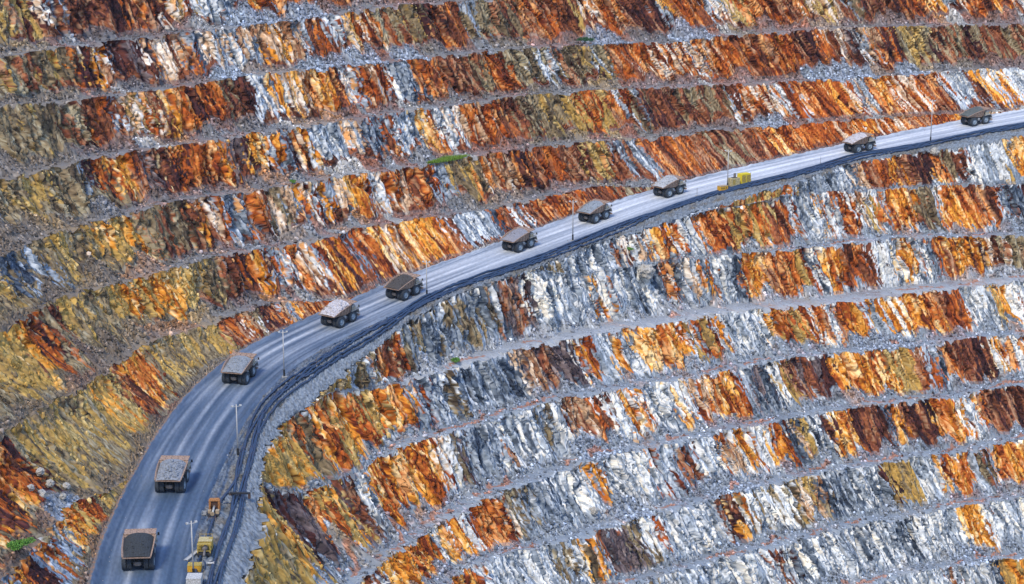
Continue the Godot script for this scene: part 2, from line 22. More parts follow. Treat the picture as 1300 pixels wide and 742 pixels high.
	"M2": [[21.6,21.6,21.6,21.6,21.6,21.6,21.6,21.6,21.6,21.6,21.6,21.6,21.6,21.6,21.6,21.6,21.6,21.6,21.6,21.6,21.6,21.6,21.7,22.1,22.6,22.7,22.1,21,19.8,19,18.5,18.1,17.6,17.6,18.2,19.2,20.1,21,21.5,21.3,21.1,21.1,20.6,19.8,19.1,18.2,17.3,16.3,15.3,14.4,13.9,13.8,14.1,14.5,14.8,15.2,15.4,15.7,16.2,17.1,17.9,18.6,19.4,20.1,20.8,21.5,22.2,23,23.8,24.7,25.6,26.5,27.4,28.2,28.8,29.5,30.1,30.7,31.2,31.8,32.3,32.8,33.4,34.2,35.2,36.1,37,37.8,38.7,39.5,40.3,41,41.6,42.2,42.8,43.4,44,44.6,45.2,45.8,46.4,47,47.6,48.2,48.8,49.4,50,50.6,51.2,51.8,52.4,53,53.6,54.2,54.8,55.4,55.9],[67.8,68.2,68.8,69.4,70,70.6,71.2,71.8,72.4,73,73.6,74.2,74.8,75.4,76,76.6,77.2,77.8,78.4,79,79.6,80.2,80.7,81.2,81.7,82.3,83.1,84.1,85.1,86,86.9,87.7,88.4,89,89.4,89.6,89.8,90.1,90.6,91.1,91.8,92.5,93.3,94.2,95.1,96,97,98,99,99.9,100.7,101.4,101.9,102.4,102.9,103.3,103.8,102.8,101.5,99.8,99.1,99,98.9,98.7,98.6,98.6,98.4,98.3,98.1,97.8,97.5,97.2,96.9,96.7,96.6,96.6,96.6,96.6,96.6,96.7,96.7,96.8,96.8,96.6,96.3,96,95.7,95.4,95.2,94.9,94.8,94.7,94.7,94.6,94.6,94.6,94.6,94.6,94.6,94.6,94.6,94.6,94.6,94.6,94.6,94.6,94.6,94.6,94.6,94.6,94.6,94.6,94.6,94.6,94.6,94.6,94.6]],
	"M3": [[21.7,21.7,21.7,21.7,21.7,21.7,21.7,21.7,21.7,21.7,21.7,21.7,21.7,21.7,21.7,21.7,21.7,21.7,21.7,21.7,21.7,21.7,21.8,22.1,22.6,22.8,22.2,21,19.9,19.1,18.5,18.1,17.7,17.6,18.3,19.3,20.2,21.1,21.6,21.3,21.2,21.2,20.6,20.9,21.9,22.7,23.4,24,24.7,25.3,25.9,26.3,26.7,27.1,27.8,28.7,29.5,30.2,31,31.7,32.5,33.2,34,34.9,35.9,36.7,37.4,38,38.8,39.7,40.5,41.4,42.2,43,43.8,44.6,45.3,45.9,46.4,47,47.6,48.1,48.6,49.1,49.6,50.3,50.9,51.5,51.8,52.3,52.8,53.4,54,54.6,55.2,55.8,56.4,57,57.6,58.2,58.8,59.4,60,60.6,61.2,61.8,62.4,63,63.6,64.2,64.8,65.4,66,66.6,67.2,67.8,68.3],[67.8,68.2,68.7,69.3,69.9,70.5,71.1,71.7,72.3,72.9,73.5,74.1,74.7,75.3,75.9,76.5,77.1,77.7,78.3,78.9,79.5,80.1,80.7,81.1,81.6,82.2,83,84,85,86,86.8,87.6,88.3,88.9,89.3,89.6,89.8,90.1,90.5,90.3,89.4,88,86.5,86,85.6,85.4,85.3,85.2,85.2,85.1,85.2,85.3,85.6,85.7,85.6,85.4,85.2,85,84.9,84.7,84.6,84.4,84.2,83.9,83.6,83.4,83.3,83.2,83,82.8,82.5,82.2,82,81.8,81.6,81.5,81.4,81.4,81.4,81.4,81.5,81.6,81.7,81.7,81.8,81.8,81.8,81.8,82,82.2,82.2,82.2,82.2,82.2,82.2,82.2,82.2,82.2,82.2,82.2,82.2,82.2,82.2,82.2,82.2,82.2,82.2,82.2,82.2,82.2,82.2,82.2,82.2,82.2,82.2,82.2,82.2]],
	"M4": [[21.7,21.7,21.7,21.7,21.7,21.7,21.7,21.7,21.7,21.7,21.7,21.7,21.7,21.7,21.7,21.7,21.7,21.7,21.7,21.7,21.7,21.7,21.8,22.2,22.7,22.8,22.2,21.1,19.9,19.3,19.5,20.9,23.7,25.6,26.9,28,29.2,30.5,31.5,32.2,32.6,32.9,33.4,34,34.6,35.2,36.1,37,37.6,38.1,38.6,39.1,39.6,40.1,40.8,41.6,42.6,43.5,44.4,45.3,46.2,47,47.9,48.7,49.4,50.2,51,51.7,52.5,53.2,53.8,54.5,55.1,55.8,56.6,57.4,58.3,59.1,59.8,60.6,61.2,61.6,61.9,62.3,63,63.9,64.8,65.5,66.2,66.8,67.4,68,68.6,69.2,69.8,70.4,71,71.6,72.2,72.8,73.4,74,74.6,75.2,75.8,76.4,77,77.6,78.2,78.8,79.4,80,80.6,81.2,81.8,82.4,82.9],[67.7,68.1,68.7,69.3,69.9,70.5,71.1,71.7,72.3,72.9,73.5,74.1,74.7,75.3,75.9,76.5,77.1,77.7,78.3,78.9,79.5,80.1,80.6,81.1,81.6,82.2,83,84,85,84.5,82.6,79.8,76.6,75.4,74.6,74,73.4,72.9,72.4,72.3,72.4,72.7,72.8,72.8,72.9,72.8,72.6,72.3,72.3,72.3,72.4,72.5,72.7,72.7,72.7,72.4,72.1,71.8,71.5,71.2,70.9,70.6,70.4,70.2,70,69.9,69.7,69.5,69.4,69.3,69.2,69.2,69.1,69,68.8,68.6,68.4,68.2,68,67.9,67.9,68.1,68.3,68.5,68.4,68.2,67.9,67.7,67.7,67.6,67.6,67.6,67.6,67.6,67.6,67.6,67.6,67.6,67.6,67.6,67.6,67.6,67.6,67.6,67.6,67.6,67.6,67.6,67.6,67.6,67.6,67.6,67.6,67.6,67.6,67.6,67.6]],
	"M5": [[22.9,23.4,24,24.6,25.2,25.8,26.4,27,27.6,28.2,28.8,29.4,30,30.6,31.2,31.8,32.4,33,33.6,34.2,34.8,35.4,36,36.6,37.2,37.8,38.4,39,39.6,40.2,40.8,41.5,42.2,43,43.9,44.7,45.8,47,47.9,48.5,49,49.4,49.8,50.2,50.4,50.6,51,51.5,52.2,52.8,53.4,53.9,54.3,54.7,55.2,55.8,56.7,57.7,58.7,59.6,60.3,61,61.7,62.5,63.4,64.3,65.2,65.9,66.6,67.3,67.9,68.5,69.2,69.9,70.7,71.4,72.1,72.8,73.6,74.3,75,75.6,75.8,76,76.6,77.3,78,78.6,79.2,79.8,80.4,81,81.6,82.2,82.8,83.4,84,84.6,85.2,85.8,86.4,87,87.6,88.2,88.8,89.4,90,90.6,91.2,91.8,92.4,93,93.6,94.2,94.8,95.4,95.9],[58.3,58.3,58.3,58.3,58.3,58.3,58.3,58.3,58.3,58.3,58.3,58.3,58.3,58.3,58.3,58.3,58.3,58.3,58.3,58.3,58.3,58.3,58.3,58.3,58.3,58.3,58.3,58.3,58.3,58.3,58.2,58.2,58,57.8,57.6,57.3,56.9,56.4,56,56,56.1,56.3,56.5,56.7,57,57.4,57.7,57.7,57.7,57.6,57.7,57.8,58,58.1,58.2,58.2,57.9,57.6,57.2,56.9,56.8,56.7,56.5,56.3,56,55.7,55.5,55.3,55.2,55.2,55.1,55.1,55,54.9,54.8,54.7,54.5,54.4,54.3,54.2,54.1,54.1,54.5,54.7,54.8,54.7,54.7,54.7,54.7,54.7,54.7,54.7,54.7,54.7,54.7,54.7,54.7,54.7,54.7,54.7,54.7,54.7,54.7,54.7,54.7,54.7,54.7,54.7,54.7,54.7,54.7,54.7,54.7,54.7,54.7,54.7,54.7]],
	"M6": [[34.3,34.8,35.4,36,36.6,37.2,37.8,38.4,39,39.6,40.2,40.8,41.4,42,42.6,43.2,43.8,44.4,45,45.6,46.2,46.8,47.4,48,48.6,49.2,49.8,50.4,51,51.6,52.2,52.8,53.4,54,54.6,55.2,55.8,56.4,57,57.7,58.3,58.9,59.7,60.7,61.6,62.6,63.5,64.4,65.2,66,66.7,67.4,68.1,68.8,69.5,70.2,71,71.8,72.6,73.2,73.7,74.4,75.4,76.5,77.4,78.1,78.7,79.5,80.3,81.1,81.9,82.6,83.3,84,84.6,85.2,85.7,86.3,87.1,88,88.6,88.5,88.6,89.2,89.9,90.5,91.1,91.7,92.3,92.9,93.5,94.1,94.7,95.3,95.9,96.5,97.1,97.7,98.3,98.9,99.5,100.1,100.7,101.3,101.9,102.5,103.1,103.7,104.3,104.9,105.5,106.1,106.7,107.3,107.9,108.5,109],[46.9,46.9,46.9,46.9,46.9,46.9,46.9,46.9,46.9,46.9,46.9,46.9,46.9,46.9,46.9,46.9,46.9,46.9,46.9,46.9,46.9,46.9,46.9,46.9,46.9,46.9,46.9,46.9,46.9,46.9,46.9,46.9,46.9,46.9,46.9,46.9,46.9,46.8,46.8,46.8,46.8,46.7,46.5,46.2,45.8,45.5,45.2,44.9,44.7,44.5,44.3,44.2,44.1,44.1,43.9,43.8,43.6,43.5,43.3,43.3,43.3,43.1,42.8,42.4,42.1,42,41.9,41.7,41.5,41.3,41.2,41,40.9,40.9,40.9,40.9,40.9,40.9,40.7,40.5,40.6,41.1,41.5,41.6,41.6,41.6,41.5,41.5,41.5,41.5,41.5,41.5,41.5,41.5,41.5,41.5,41.5,41.5,41.5,41.5,41.5,41.5,41.5,41.5,41.5,41.5,41.5,41.5,41.5,41.5,41.5,41.5,41.5,41.5,41.5,41.5,41.5]],
	"M7": [[49,49.5,50.1,50.7,51.3,51.9,52.5,53.1,53.7,54.3,54.9,55.5,56.1,56.7,57.3,57.9,58.5,59.1,59.7,60.3,60.9,61.5,62.1,62.7,63.3,63.9,64.5,65.1,65.7,66.3,66.9,67.5,68.1,68.7,69.3,69.9,70.5,71.1,71.7,72.3,72.9,73.5,74.1,74.7,75.3,75.9,76.5,77.1,77.7,78.3,78.9,79.6,80.3,81.1,82.1,83.1,84,84.7,85.4,86.2,87.2,88.1,88.9,89.7,90.4,91.1,91.9,92.6,93.4,94.2,95.1,95.9,96.6,97.2,97.7,98.2,98.7,99.2,99.8,100.4,101.3,102.2,103,103.6,104.2,104.8,105.4,106,106.6,107.2,107.8,108.4,109,109.6,110.2,110.8,111.4,112,112.6,113.2,113.8,114.4,115,115.6,116.2,116.8,117.4,118,118.6,119.2,119.8,120.4,121,121.6,122.2,122.8,123.3],[32.2,32.2,32.2,32.2,32.2,32.2,32.2,32.2,32.2,32.2,32.2,32.2,32.2,32.2,32.2,32.2,32.2,32.2,32.2,32.2,32.2,32.2,32.2,32.2,32.2,32.2,32.2,32.2,32.2,32.2,32.2,32.2,32.2,32.2,32.2,32.2,32.2,32.2,32.2,32.2,32.2,32.2,32.2,32.2,32.2,32.2,32.2,32.2,32.2,32.2,32.1,32.1,31.9,31.7,31.4,31,30.7,30.6,30.4,30.2,29.9,29.6,29.3,29.2,29.1,28.9,28.8,28.6,28.4,28.2,28,27.8,27.7,27.7,27.8,27.9,28,28,28.1,28,27.8,27.5,27.3,27.3,27.2,27.2,27.2,27.2,27.2,27.2,27.2,27.2,27.2,27.2,27.2,27.2,27.2,27.2,27.2,27.2,27.2,27.2,27.2,27.2,27.2,27.2,27.2,27.2,27.2,27.2,27.2,27.2,27.2,27.2,27.2,27.2,27.2]],
	"M8": [[65.1,65.6,66.2,66.8,67.4,68,68.6,69.2,69.8,70.4,71,71.6,72.2,72.8,73.4,74,74.6,75.2,75.8,76.4,77,77.6,78.2,78.8,79.4,80,80.6,81.2,81.8,82.4,83,83.6,84.2,84.8,85.4,86,86.6,87.2,87.8,88.4,89,89.6,90.2,90.8,91.4,92,92.6,93.2,93.8,94.4,95,95.6,96.2,96.8,97.4,98,98.6,99.2,99.8,100.4,101,101.6,102.2,102.8,103.4,104,104.8,105.5,106.2,106.8,107.5,108.2,109.1,109.9,110.6,111.3,111.9,112.6,113.5,114.4,115.1,115.7,116.3,116.9,117.5,118.1,118.7,119.3,119.9,120.5,121.1,121.7,122.3,122.9,123.5,124.1,124.7,125.3,125.9,126.5,127.1,127.7,128.3,128.9,129.5,130.1,130.7,131.3,131.9,132.5,133.1,133.7,134.3,134.9,135.5,136.1,136.6],[16.1,16.1,16.1,16.1,16.1,16.1,16.1,16.1,16.1,16.1,16.1,16.1,16.1,16.1,16.1,16.1,16.1,16.1,16.1,16.1,16.1,16.1,16.1,16.1,16.1,16.1,16.1,16.1,16.1,16.1,16.1,16.1,16.1,16.1,16.1,16.1,16.1,16.1,16.1,16.1,16.1,16.1,16.1,16.1,16.1,16.1,16.1,16.1,16.1,16.1,16.1,16.1,16.1,16.1,16.1,16.1,16.1,16.1,16.1,16.1,16.1,16.1,16.1,16.1,16,16,15.9,15.8,15.7,15.6,15.6,15.4,15.2,15,14.8,14.8,14.7,14.6,14.4,14.1,14,13.9,13.9,13.9,13.9,13.9,13.9,13.9,13.9,13.9,13.9,13.9,13.9,13.9,13.9,13.9,13.9,13.9,13.9,13.9,13.9,13.9,13.9,13.9,13.9,13.9,13.9,13.9,13.9,13.9,13.9,13.9,13.9,13.9,13.9,13.9,13.9]],
	"M9": [[80.1,80.6,81.2,81.8,82.4,83,83.6,84.2,84.8,85.4,86,86.6,87.2,87.8,88.4,89,89.6,90.2,90.8,91.4,92,92.6,93.2,93.8,94.4,95,95.6,96.2,96.8,97.4,98,98.6,99.2,99.8,100.4,101,101.6,102.2,102.8,103.4,104,104.6,105.2,105.8,106.4,107,107.6,108.2,108.8,109.4,110,110.6,111.2,111.8,112.4,113,113.6,114.2,114.8,115.4,116,116.6,117.2,117.8,118.4,119,119.8,120.5,121.2,121.8,122.5,123.2,124.1,124.9,125.6,126.3,126.9,127.6,128.5,129.4,130.1,130.7,131.3,131.9,132.5,133.1,133.7,134.3,134.9,135.5,136.1,136.7,137.3,137.9,138.5,139.1,139.7,140.3,140.9,141.5,142.1,142.7,143.3,143.9,144.5,145.1,145.7,146.3,146.9,147.5,148.1,148.7,149.3,149.9,150.5,151.1,151.6],[1.1,1.1,1.1,1.1,1.1,1.1,1.1,1.1,1.1,1.1,1.1,1.1,1.1,1.1,1.1,1.1,1.1,1.1,1.1,1.1,1.1,1.1,1.1,1.1,1.1,1.1,1.1,1.1,1.1,1.1,1.1,1.1,1.1,1.1,1.1,1.1,1.1,1.1,1.1,1.1,1.1,1.1,1.1,1.1,1.1,1.1,1.1,1.1,1.1,1.1,1.1,1.1,1.1,1.1,1.1,1.1,1.1,1.1,1.1,1.1,1.1,1.1,1.1,1.1,1,1,0.9,0.8,0.7,0.6,0.6,0.4,0.2,-0,-0.2,-0.2,-0.3,-0.4,-0.6,-0.9,-1,-1.1,-1.1,-1.1,-1.1,-1.1,-1.1,-1.1,-1.1,-1.1,-1.1,-1.1,-1.1,-1.1,-1.1,-1.1,-1.1,-1.1,-1.1,-1.1,-1.1,-1.1,-1.1,-1.1,-1.1,-1.1,-1.1,-1.1,-1.1,-1.1,-1.1,-1.1,-1.1,-1.1,-1.1,-1.1,-1.1]],
}
# terrace: upper lip, lower lip, first and last place along the road in view, setback of the toe, rock kinds along the face
const TERRACES := [
	["LA","L0",228,312,0,690,[13.1,13.1,13.1,13.1,13.1,13.1,13.1,13.1,13.1,13.1,13.1,13.1,13.1,13.1,13.1,13.1,13.1,13.1,13.1,13.1,13.1,13.1,13.1,13.1,13.1,13.1,13.1,13.1,13.1,13.1,13.1,13.1,12.9,12.4,11.9,11.3,10.8,10.3,9.8,9.3,8.8,8.2,7.7,7.2,7,7,7,7,7,7,7,7,7,7,7,7,7,7,7,7,7,7,7,7,7,7,7,7,7,7,7,7,7,7,7,7,7,7,7,7,7,7,7,7,7,7,7,7,7,7,7,7,7,7,7,7,7,7,7,7,7,7,7,7,7,7,7,7,7,7,7,7,7,7,7,7,7],[[221,"KV"],[270,"KR"],[300,"KT"],[335,"RK"],[361,"RT"]]],
	["L0","L1",222,546,0,690,[13.1,13.1,13.1,13.1,13.1,13.1,13.1,13.1,13.1,13.1,13.1,13.1,13.1,13.1,13.1,13.1,13.1,13.1,13.1,13.1,13.1,13.1,13.1,13.1,13.1,13.1,13.1,13.1,13.1,13.1,13.1,13.1,12.9,12.4,11.9,11.3,10.8,10.3,9.8,9.3,8.8,8.2,7.7,7.2,7,7,7,7,7,7,7,7,7,7,7,7,7,7,7,7,7,7,7,7,7,7,7,7,7,7,7,7,7,7,7,7,7,7,7,7,7,7,7,7,7,7,7,7,7,7,7,7,7,7,7,7,7,7,7,7,7,7,7,7,7,7,7,7,7,7,7,7,7,7,7,7,7],[[237,"V"],[249,"YV"],[255,"YK"],[258,"RD"],[261,"GW"],[265,"KD"],[268,"DK"],[282,"KR"],[290,"DK"],[293,"RT"],[297,"WY"],[305,"G"],[315,"RO"],[326,"G"],[328,"KR"],[350,"RK"],[376,"KR"]]],
	["L1","L2",210,636,0,690,[8.4,8.4,8.4,8.4,8.4,8.4,8.4,8.4,8.4,8.4,8.4,8.4,8.4,8.4,8.4,8.4,8.4,8.4,8.4,8.4,8.4,8.4,8.4,8.4,8.4,8.4,8.4,8.4,8.4,8.4,8.4,8.4,8.3,8,7.7,7.3,7,6.7,6.5,6.5,6.8,6.9,6.7,6.4,6.2,6.2,6.2,6.3,6.3,6.2,6.2,6.2,6.3,6.4,6.5,6.5,6.7,6.9,7.2,7.4,7.4,7.4,7.4,7.3,7.3,7.3,7.3,7.4,7.5,7.6,7.8,7.9,8.1,8.2,8.3,8.3,8.4,8.3,8.3,8.2,8.2,8.3,8.3,8.3,8.3,8.3,8.4,8.5,8.6,8.6,8.7,8.8,8.9,9,9.1,9.2,9.3,9.5,9.6,9.7,9.8,9.8,9.9,9.9,9.9,9.9,9.9,9.9,9.9,9.9,9.9,9.9,9.9,9.9,9.9,9.9,9.9],[[224,"V"],[238,"VY"],[242,"VK"],[251,"VY"],[257,"R"],[259,"D"],[263,"O"],[265,"WT"],[267,"DK"],[273,"PD"],[280,"RT"],[283,"KT"],[291,"R"],[292,"B"],[297,"GW"],[301,"WT"],[304,"TW"],[315,"TO"],[326,"G"],[331,"RK"],[339,"WG"],[343,"T"],[345,"RO"],[352,"RT"],[357,"KV"],[366,"VY"],[373,"D"],[377,"KR"],[388,"GV"],[393,"V"],[401,"VK"],[407,"RK"],[420,"K"],[428,"KY"],[432,"RT"],[444,"D"],[446,"DK"],[458,"G"],[461,"RO"],[465,"RK"],[477,"W"],[481,"YT"],[489,"R"],[501,"RK"],[512,"TY"],[525,"K"],[529,"VG"],[534,"KD"],[550,"RK"],[562,"O"],[567,"WG"],[573,"RT"],[580,"KR"],[590,"RO"],[597,"WT"]]],
	["L2","L3",192,624,0,690,[14,14,14,14,14,14,14,14,14,14,14,14,14,14,14,14,14,14,14,14,14,14,14,14,14,14,14,14,14,14,14,14,13.8,13.3,12.7,12.1,11.6,11.1,10.5,9.7,8.7,7.8,7.1,6.7,6.6,6.7,6.7,6.6,6.6,6.8,7,7.1,7.1,7,6.9,6.8,6.8,6.6,6.4,6.4,6.5,6.7,6.7,6.6,6.5,6.5,6.5,6.6,6.6,6.6,6.5,6.5,6.5,6.5,6.6,6.6,6.7,6.9,7,7.2,7.3,7.3,7.4,7.5,7.6,7.7,7.7,7.7,7.7,7.7,7.6,7.5,7.3,7.2,7.1,7.1,7,7,6.9,6.9,6.8,6.8,6.8,6.8,6.8,6.8,6.8,6.8,6.8,6.8,6.8,6.8,6.8,6.8,6.8,6.8,6.8],[[210,"V"],[226,"V"],[231,"V"],[237,"VY"],[241,"V"],[245,"KV"],[251,"KV"],[255,"KR"],[260,"KD"],[261,"GB"],[263,"WT"],[267,"TY"],[269,"KR"],[272,"OT"],[276,"R"],[280,"DR"],[284,"R"],[291,"VK"],[294,"D"],[301,"GW"],[306,"WT"],[310,"TO"],[320,"OR"],[326,"KR"],[330,"RK"],[334,"GW"],[336,"RT"],[347,"WG"],[353,"GB"],[358,"KR"],[369,"K"],[379,"VK"],[385,"RK"],[394,"V"],[406,"VG"],[415,"VK"],[420,"YV"],[427,"VG"],[431,"RK"],[443,"RT"],[460,"WR"],[463,"RT"],[475,"R"],[480,"RK"],[497,"RO"],[501,"DK"],[509,"RK"],[515,"KT"],[523,"DP"],[528,"TW"],[534,"DR"],[542,"YV"],[553,"DV"],[559,"VK"],[569,"D"],[575,"KV"]]],
	["L3","L4",174,618,0,690,[11.2,11.2,11.2,11.2,11.2,11.2,11.2,11.2,11.2,11.2,11.2,11.2,11.2,11.2,11.2,11.2,11.2,11.2,11.2,11.2,11.2,11.2,11.2,11.2,11.2,11.2,11.2,11.2,11.2,11.2,11.2,11.2,11.2,10.9,10.5,10.1,9.7,9.2,8.8,8.4,8.1,7.5,6.9,6.4,6.3,6.3,6.4,6.6,6.6,6.6,6.6,6.6,6.5,6.5,6.6,6.8,6.9,6.9,7,7,6.9,6.7,6.7,6.8,6.9,7,7,7,7,7.1,7.1,7.2,7.1,7,6.9,6.7,6.6,6.5,6.5,6.7,8.1,10.1,11.4,11.7,11.7,11.7,11.7,11.6,11.6,11.6,11.6,11.9,12.2,12.5,12.6,12.6,12.3,11.7,11.2,10.7,10.2,9.6,9.1,8.6,8.1,7.5,7,6.5,5.9,5.4,4.9,4.3,3.8,3.2,2.7,2.2,1.8],[[186,"V"],[206,"VB"],[215,"YV"],[225,"VY"],[232,"V"],[239,"GV"],[242,"D"],[245,"RV"],[250,"O"],[254,"R"],[256,"DK"],[260,"KP"],[263,"D"],[266,"RO"],[270,"D"],[272,"R"],[279,"OR"],[284,"DP"],[289,"O"],[298,"G"],[302,"RD"],[306,"OT"],[310,"WG"],[323,"RT"],[329,"GB"],[335,"RK"],[340,"GW"],[350,"RO"],[356,"WG"],[362,"RT"],[379,"KR"],[387,"VK"],[396,"VY"],[405,"YV"],[410,"RY"],[416,"YR"],[423,"RK"],[429,"VG"],[435,"KD"],[449,"KV"],[458,"KV"],[470,"WG"],[472,"R"],[477,"RT"],[487,"RW"],[496,"R"],[508,"RO"],[514,"WT"],[521,"OR"],[533,"RT"],[545,"RK"],[554,"WG"],[561,"KD"],[565,"WO"],[573,"O"],[576,"WG"]]],
	["L4","L5",150,612,0,612,[9.6,9.6,9.6,9.6,9.6,9.6,9.6,9.6,9.6,9.6,9.6,9.6,9.6,9.6,9.6,9.6,9.6,9.6,9.6,9.6,9.6,9.6,9.6,9.6,9.6,9.6,9.6,9.6,9.6,9.7,9.9,10.1,9.9,9.3,9.1,9.2,9.3,9.3,9.1,8.6,8,7.7,7.4,6.9,6.6,6.5,6.6,6.7,6.7,6.6,6.5,6.3,6.3,6.3,6.3,6.4,6.5,6.6,6.6,6.6,6.7,6.7,6.6,6.4,6.2,6.1,6,6,6.7,8.5,10.9,12.4,12.1,11.6,11.1,10.8,10.4,9.8,9.3,8.8,8.4,7.9,7.4,6.9,6.3,5.8,5.3,4.7,4.2,3.6,3.1,2.6,2,1.5,1,0.4,0.2,0.2,0.1,0.1,0.1,0.1,0.1,0.1,0.1,0,0,0,0,0,0,0,0,0,0,0,0],[[162,"V"],[185,"YV"],[190,"BV"],[201,"VG"],[212,"YV"],[220,"VY"],[230,"OY"],[238,"OY"],[245,"V"],[249,"VK"],[259,"KV"],[262,"OR"],[265,"RK"],[269,"GW"],[276,"RG"],[280,"K"],[283,"TV"],[292,"G"],[295,"RO"],[299,"WT"],[302,"OW"],[306,"G"],[310,"OT"],[314,"RO"],[320,"WT"],[324,"RG"],[327,"RT"],[336,"RK"],[344,"G"],[349,"VY"],[361,"TR"],[373,"DR"],[384,"RK"],[396,"K"],[401,"YK"],[410,"KR"],[414,"GK"],[426,"RK"],[448,"K"],[454,"KV"],[467,"RK"],[475,"RO"],[483,"R"],[499,"RT"],[509,"OR"],[515,"RT"],[532,"RK"],[545,"RO"],[558,"TW"],[567,"KT"]]],
	["L5","L6",120,432,0,432,[11.3,11.3,11.3,11.3,11.3,11.3,11.3,11.3,11.3,11.3,11.3,11.3,11.3,11.3,11.3,11.3,11.3,11.3,11.3,11.3,11.3,11.3,11.3,11.4,11.6,12.1,12.5,12.9,13.1,13.4,13.6,13.6,13.4,12.8,12.1,11.1,10,9.2,8.6,8.2,7.8,7.3,6.9,6.3,6.1,6.5,8.4,11,12.9,13.1,12.9,12.5,12,11.4,10.9,10.2,9.4,8.6,8.1,7.6,7.1,6.6,6.3,6.2,5.9,5.5,4.9,4.3,2.9,1.6,0.7,0,0,0,0,0,0,0,0,0,0,0,0,0,0,0,0,0,0,0,0,0,0,0,0,0,0,0,0,0,0,0,0,0,0,0,0,0,0,0,0,0,0,0,0,0,0],[[133,"V"],[157,"YV"],[167,"Y"],[175,"OY"],[181,"RD"],[191,"KV"],[198,"VY"],[211,"YV"],[221,"OY"],[240,"YO"],[249,"VY"],[257,"KV"],[261,"DP"],[266,"OR"],[272,"GT"],[274,"RD"],[276,"WG"],[280,"TR"],[284,"WR"],[287,"RD"],[291,"O"],[295,"RD"],[300,"GB"],[302,"RK"],[309,"TO"],[319,"OR"],[327,"RO"],[335,"KR"],[339,"WG"],[350,"BG"],[355,"RK"],[360,"WK"],[368,"RK"],[388,"KR"],[408,"KV"],[427,"RK"],[444,"R"]]],
	["L6","L7",78,300,0,300,[12.2,12.2,12.2,12.2,12.2,12.2,12.2,12.2,12.2,12.2,12.2,12.2,12.2,12.2,12.2,12.3,12.4,12.6,12.8,13,13.2,13.6,13.7,13.8,13.6,14.4,15.2,15.7,15.7,14.8,13.8,13.1,12.6,12.2,11.6,10.9,10.5,9.8,8.9,8,7.2,6.5,6,5.6,5.3,4.4,2.7,1.4,0.4,0.1,0.1,0.1,0.1,0.1,0.1,0.1,0,0,0,0,0,0,0,0,0,0,0,0,0,0,0,0,0,0,0,0,0,0,0,0,0,0,0,0,0,0,0,0,0,0,0,0,0,0,0,0,0,0,0,0,0,0,0,0,0,0,0,0,0,0,0,0,0,0,0,0,0],[[91,"RO"],[118,"RD"],[130,"RO"],[136,"DR"],[144,"YV"],[154,"YV"],[170,"YV"],[185,"YO"],[195,"KR"],[203,"RO"],[213,"VY"],[224,"YV"],[235,"YV"],[244,"KR"],[248,"RK"],[255,"VW"],[259,"D"],[263,"RK"],[267,"GT"],[271,"RO"],[275,"RK"],[291,"KR"],[313,"RK"],[326,"R"]]],
	["L7","RI",66,174,0,174,[20.2,19.8,19.3,18.7,18.2,17.7,17.1,16.6,16,15.5,15,14.4,13.9,13.3,12.8,12.3,11.6,10.8,10.1,9.4,8.5,7.6,6.9,6.3,5.7,4,2.4,1.1,0.2,0.2,0.2,0.2,0.2,0.2,0.2,0.2,0.2,0.1,0.1,0.1,0.1,0.1,0.1,0.1,0.1,0.1,0.1,0.1,0.1,0.1,0.1,0.1,0.1,0.1,0.1,0.1,0.1,0.1,0.1,0.1,0.1,0.1,0.1,0.1,0.1,0.1,0.1,0.1,0.1,0.1,0.1,0.1,0.1,0.1,0.1,0.1,0.1,0.1,0.1,0.1,0.1,0.1,0.1,0.1,0.1,0.1,0.1,0.1,0.1,0.1,0.1,0.1,0.1,0.1,0.1,0.1,0.1,0.1,0.1,0.1,0.1,0.1,0.1,0.1,0.1,0.1,0.1,0.1,0.1,0.1,0.1,0.1,0.1,0.1,0.1,0.1,0.1],[[41,"TR"],[71,"TO"],[85,"RT"],[97,"OG"],[104,"DR"],[115,"RG"],[123,"GV"],[130,"OR"],[140,"RY"],[150,"YV"],[165,"YV"],[183,"YO"],[197,"OY"],[209,"RO"],[220,"KR"]]],
	["M0","M1",408,588,408,690,[0,0,0,0,0,0,0,0,0,0,0,0,0,0,0,0,0,0,0,0,0,0,0,0,0,0,0,0,0,0,0,0,0,0,0,0,0,0,0,0,0,0,0,0,0,0,0,0,0,0,0,0,0,0,0,0,0,0,0,0,0,0,0,0,0,0,0,0,0,0,0,0,0,0,0,0,0,0,0.7,2.1,3.5,4.6,5.1,5.4,5.7,5.8,5.6,5.4,5.7,6.2,7,7.9,8.4,8.8,9.2,9.5,9.9,10.2,10.5,10.9,11.2,11.5,11.9,12.2,12.6,12.9,13.2,13.6,13.9,14.2,14.6,14.9,15.2,15.6,15.9,16.2,16.4],[[347,"G"],[424,"RK"],[430,"YR"],[459,"G"],[483,"TG"],[490,"RK"],[499,"OK"],[506,"DK"],[518,"RO"],[523,"KV"],[530,"GW"],[541,"W"],[546,"GY"],[551,"O"]]],
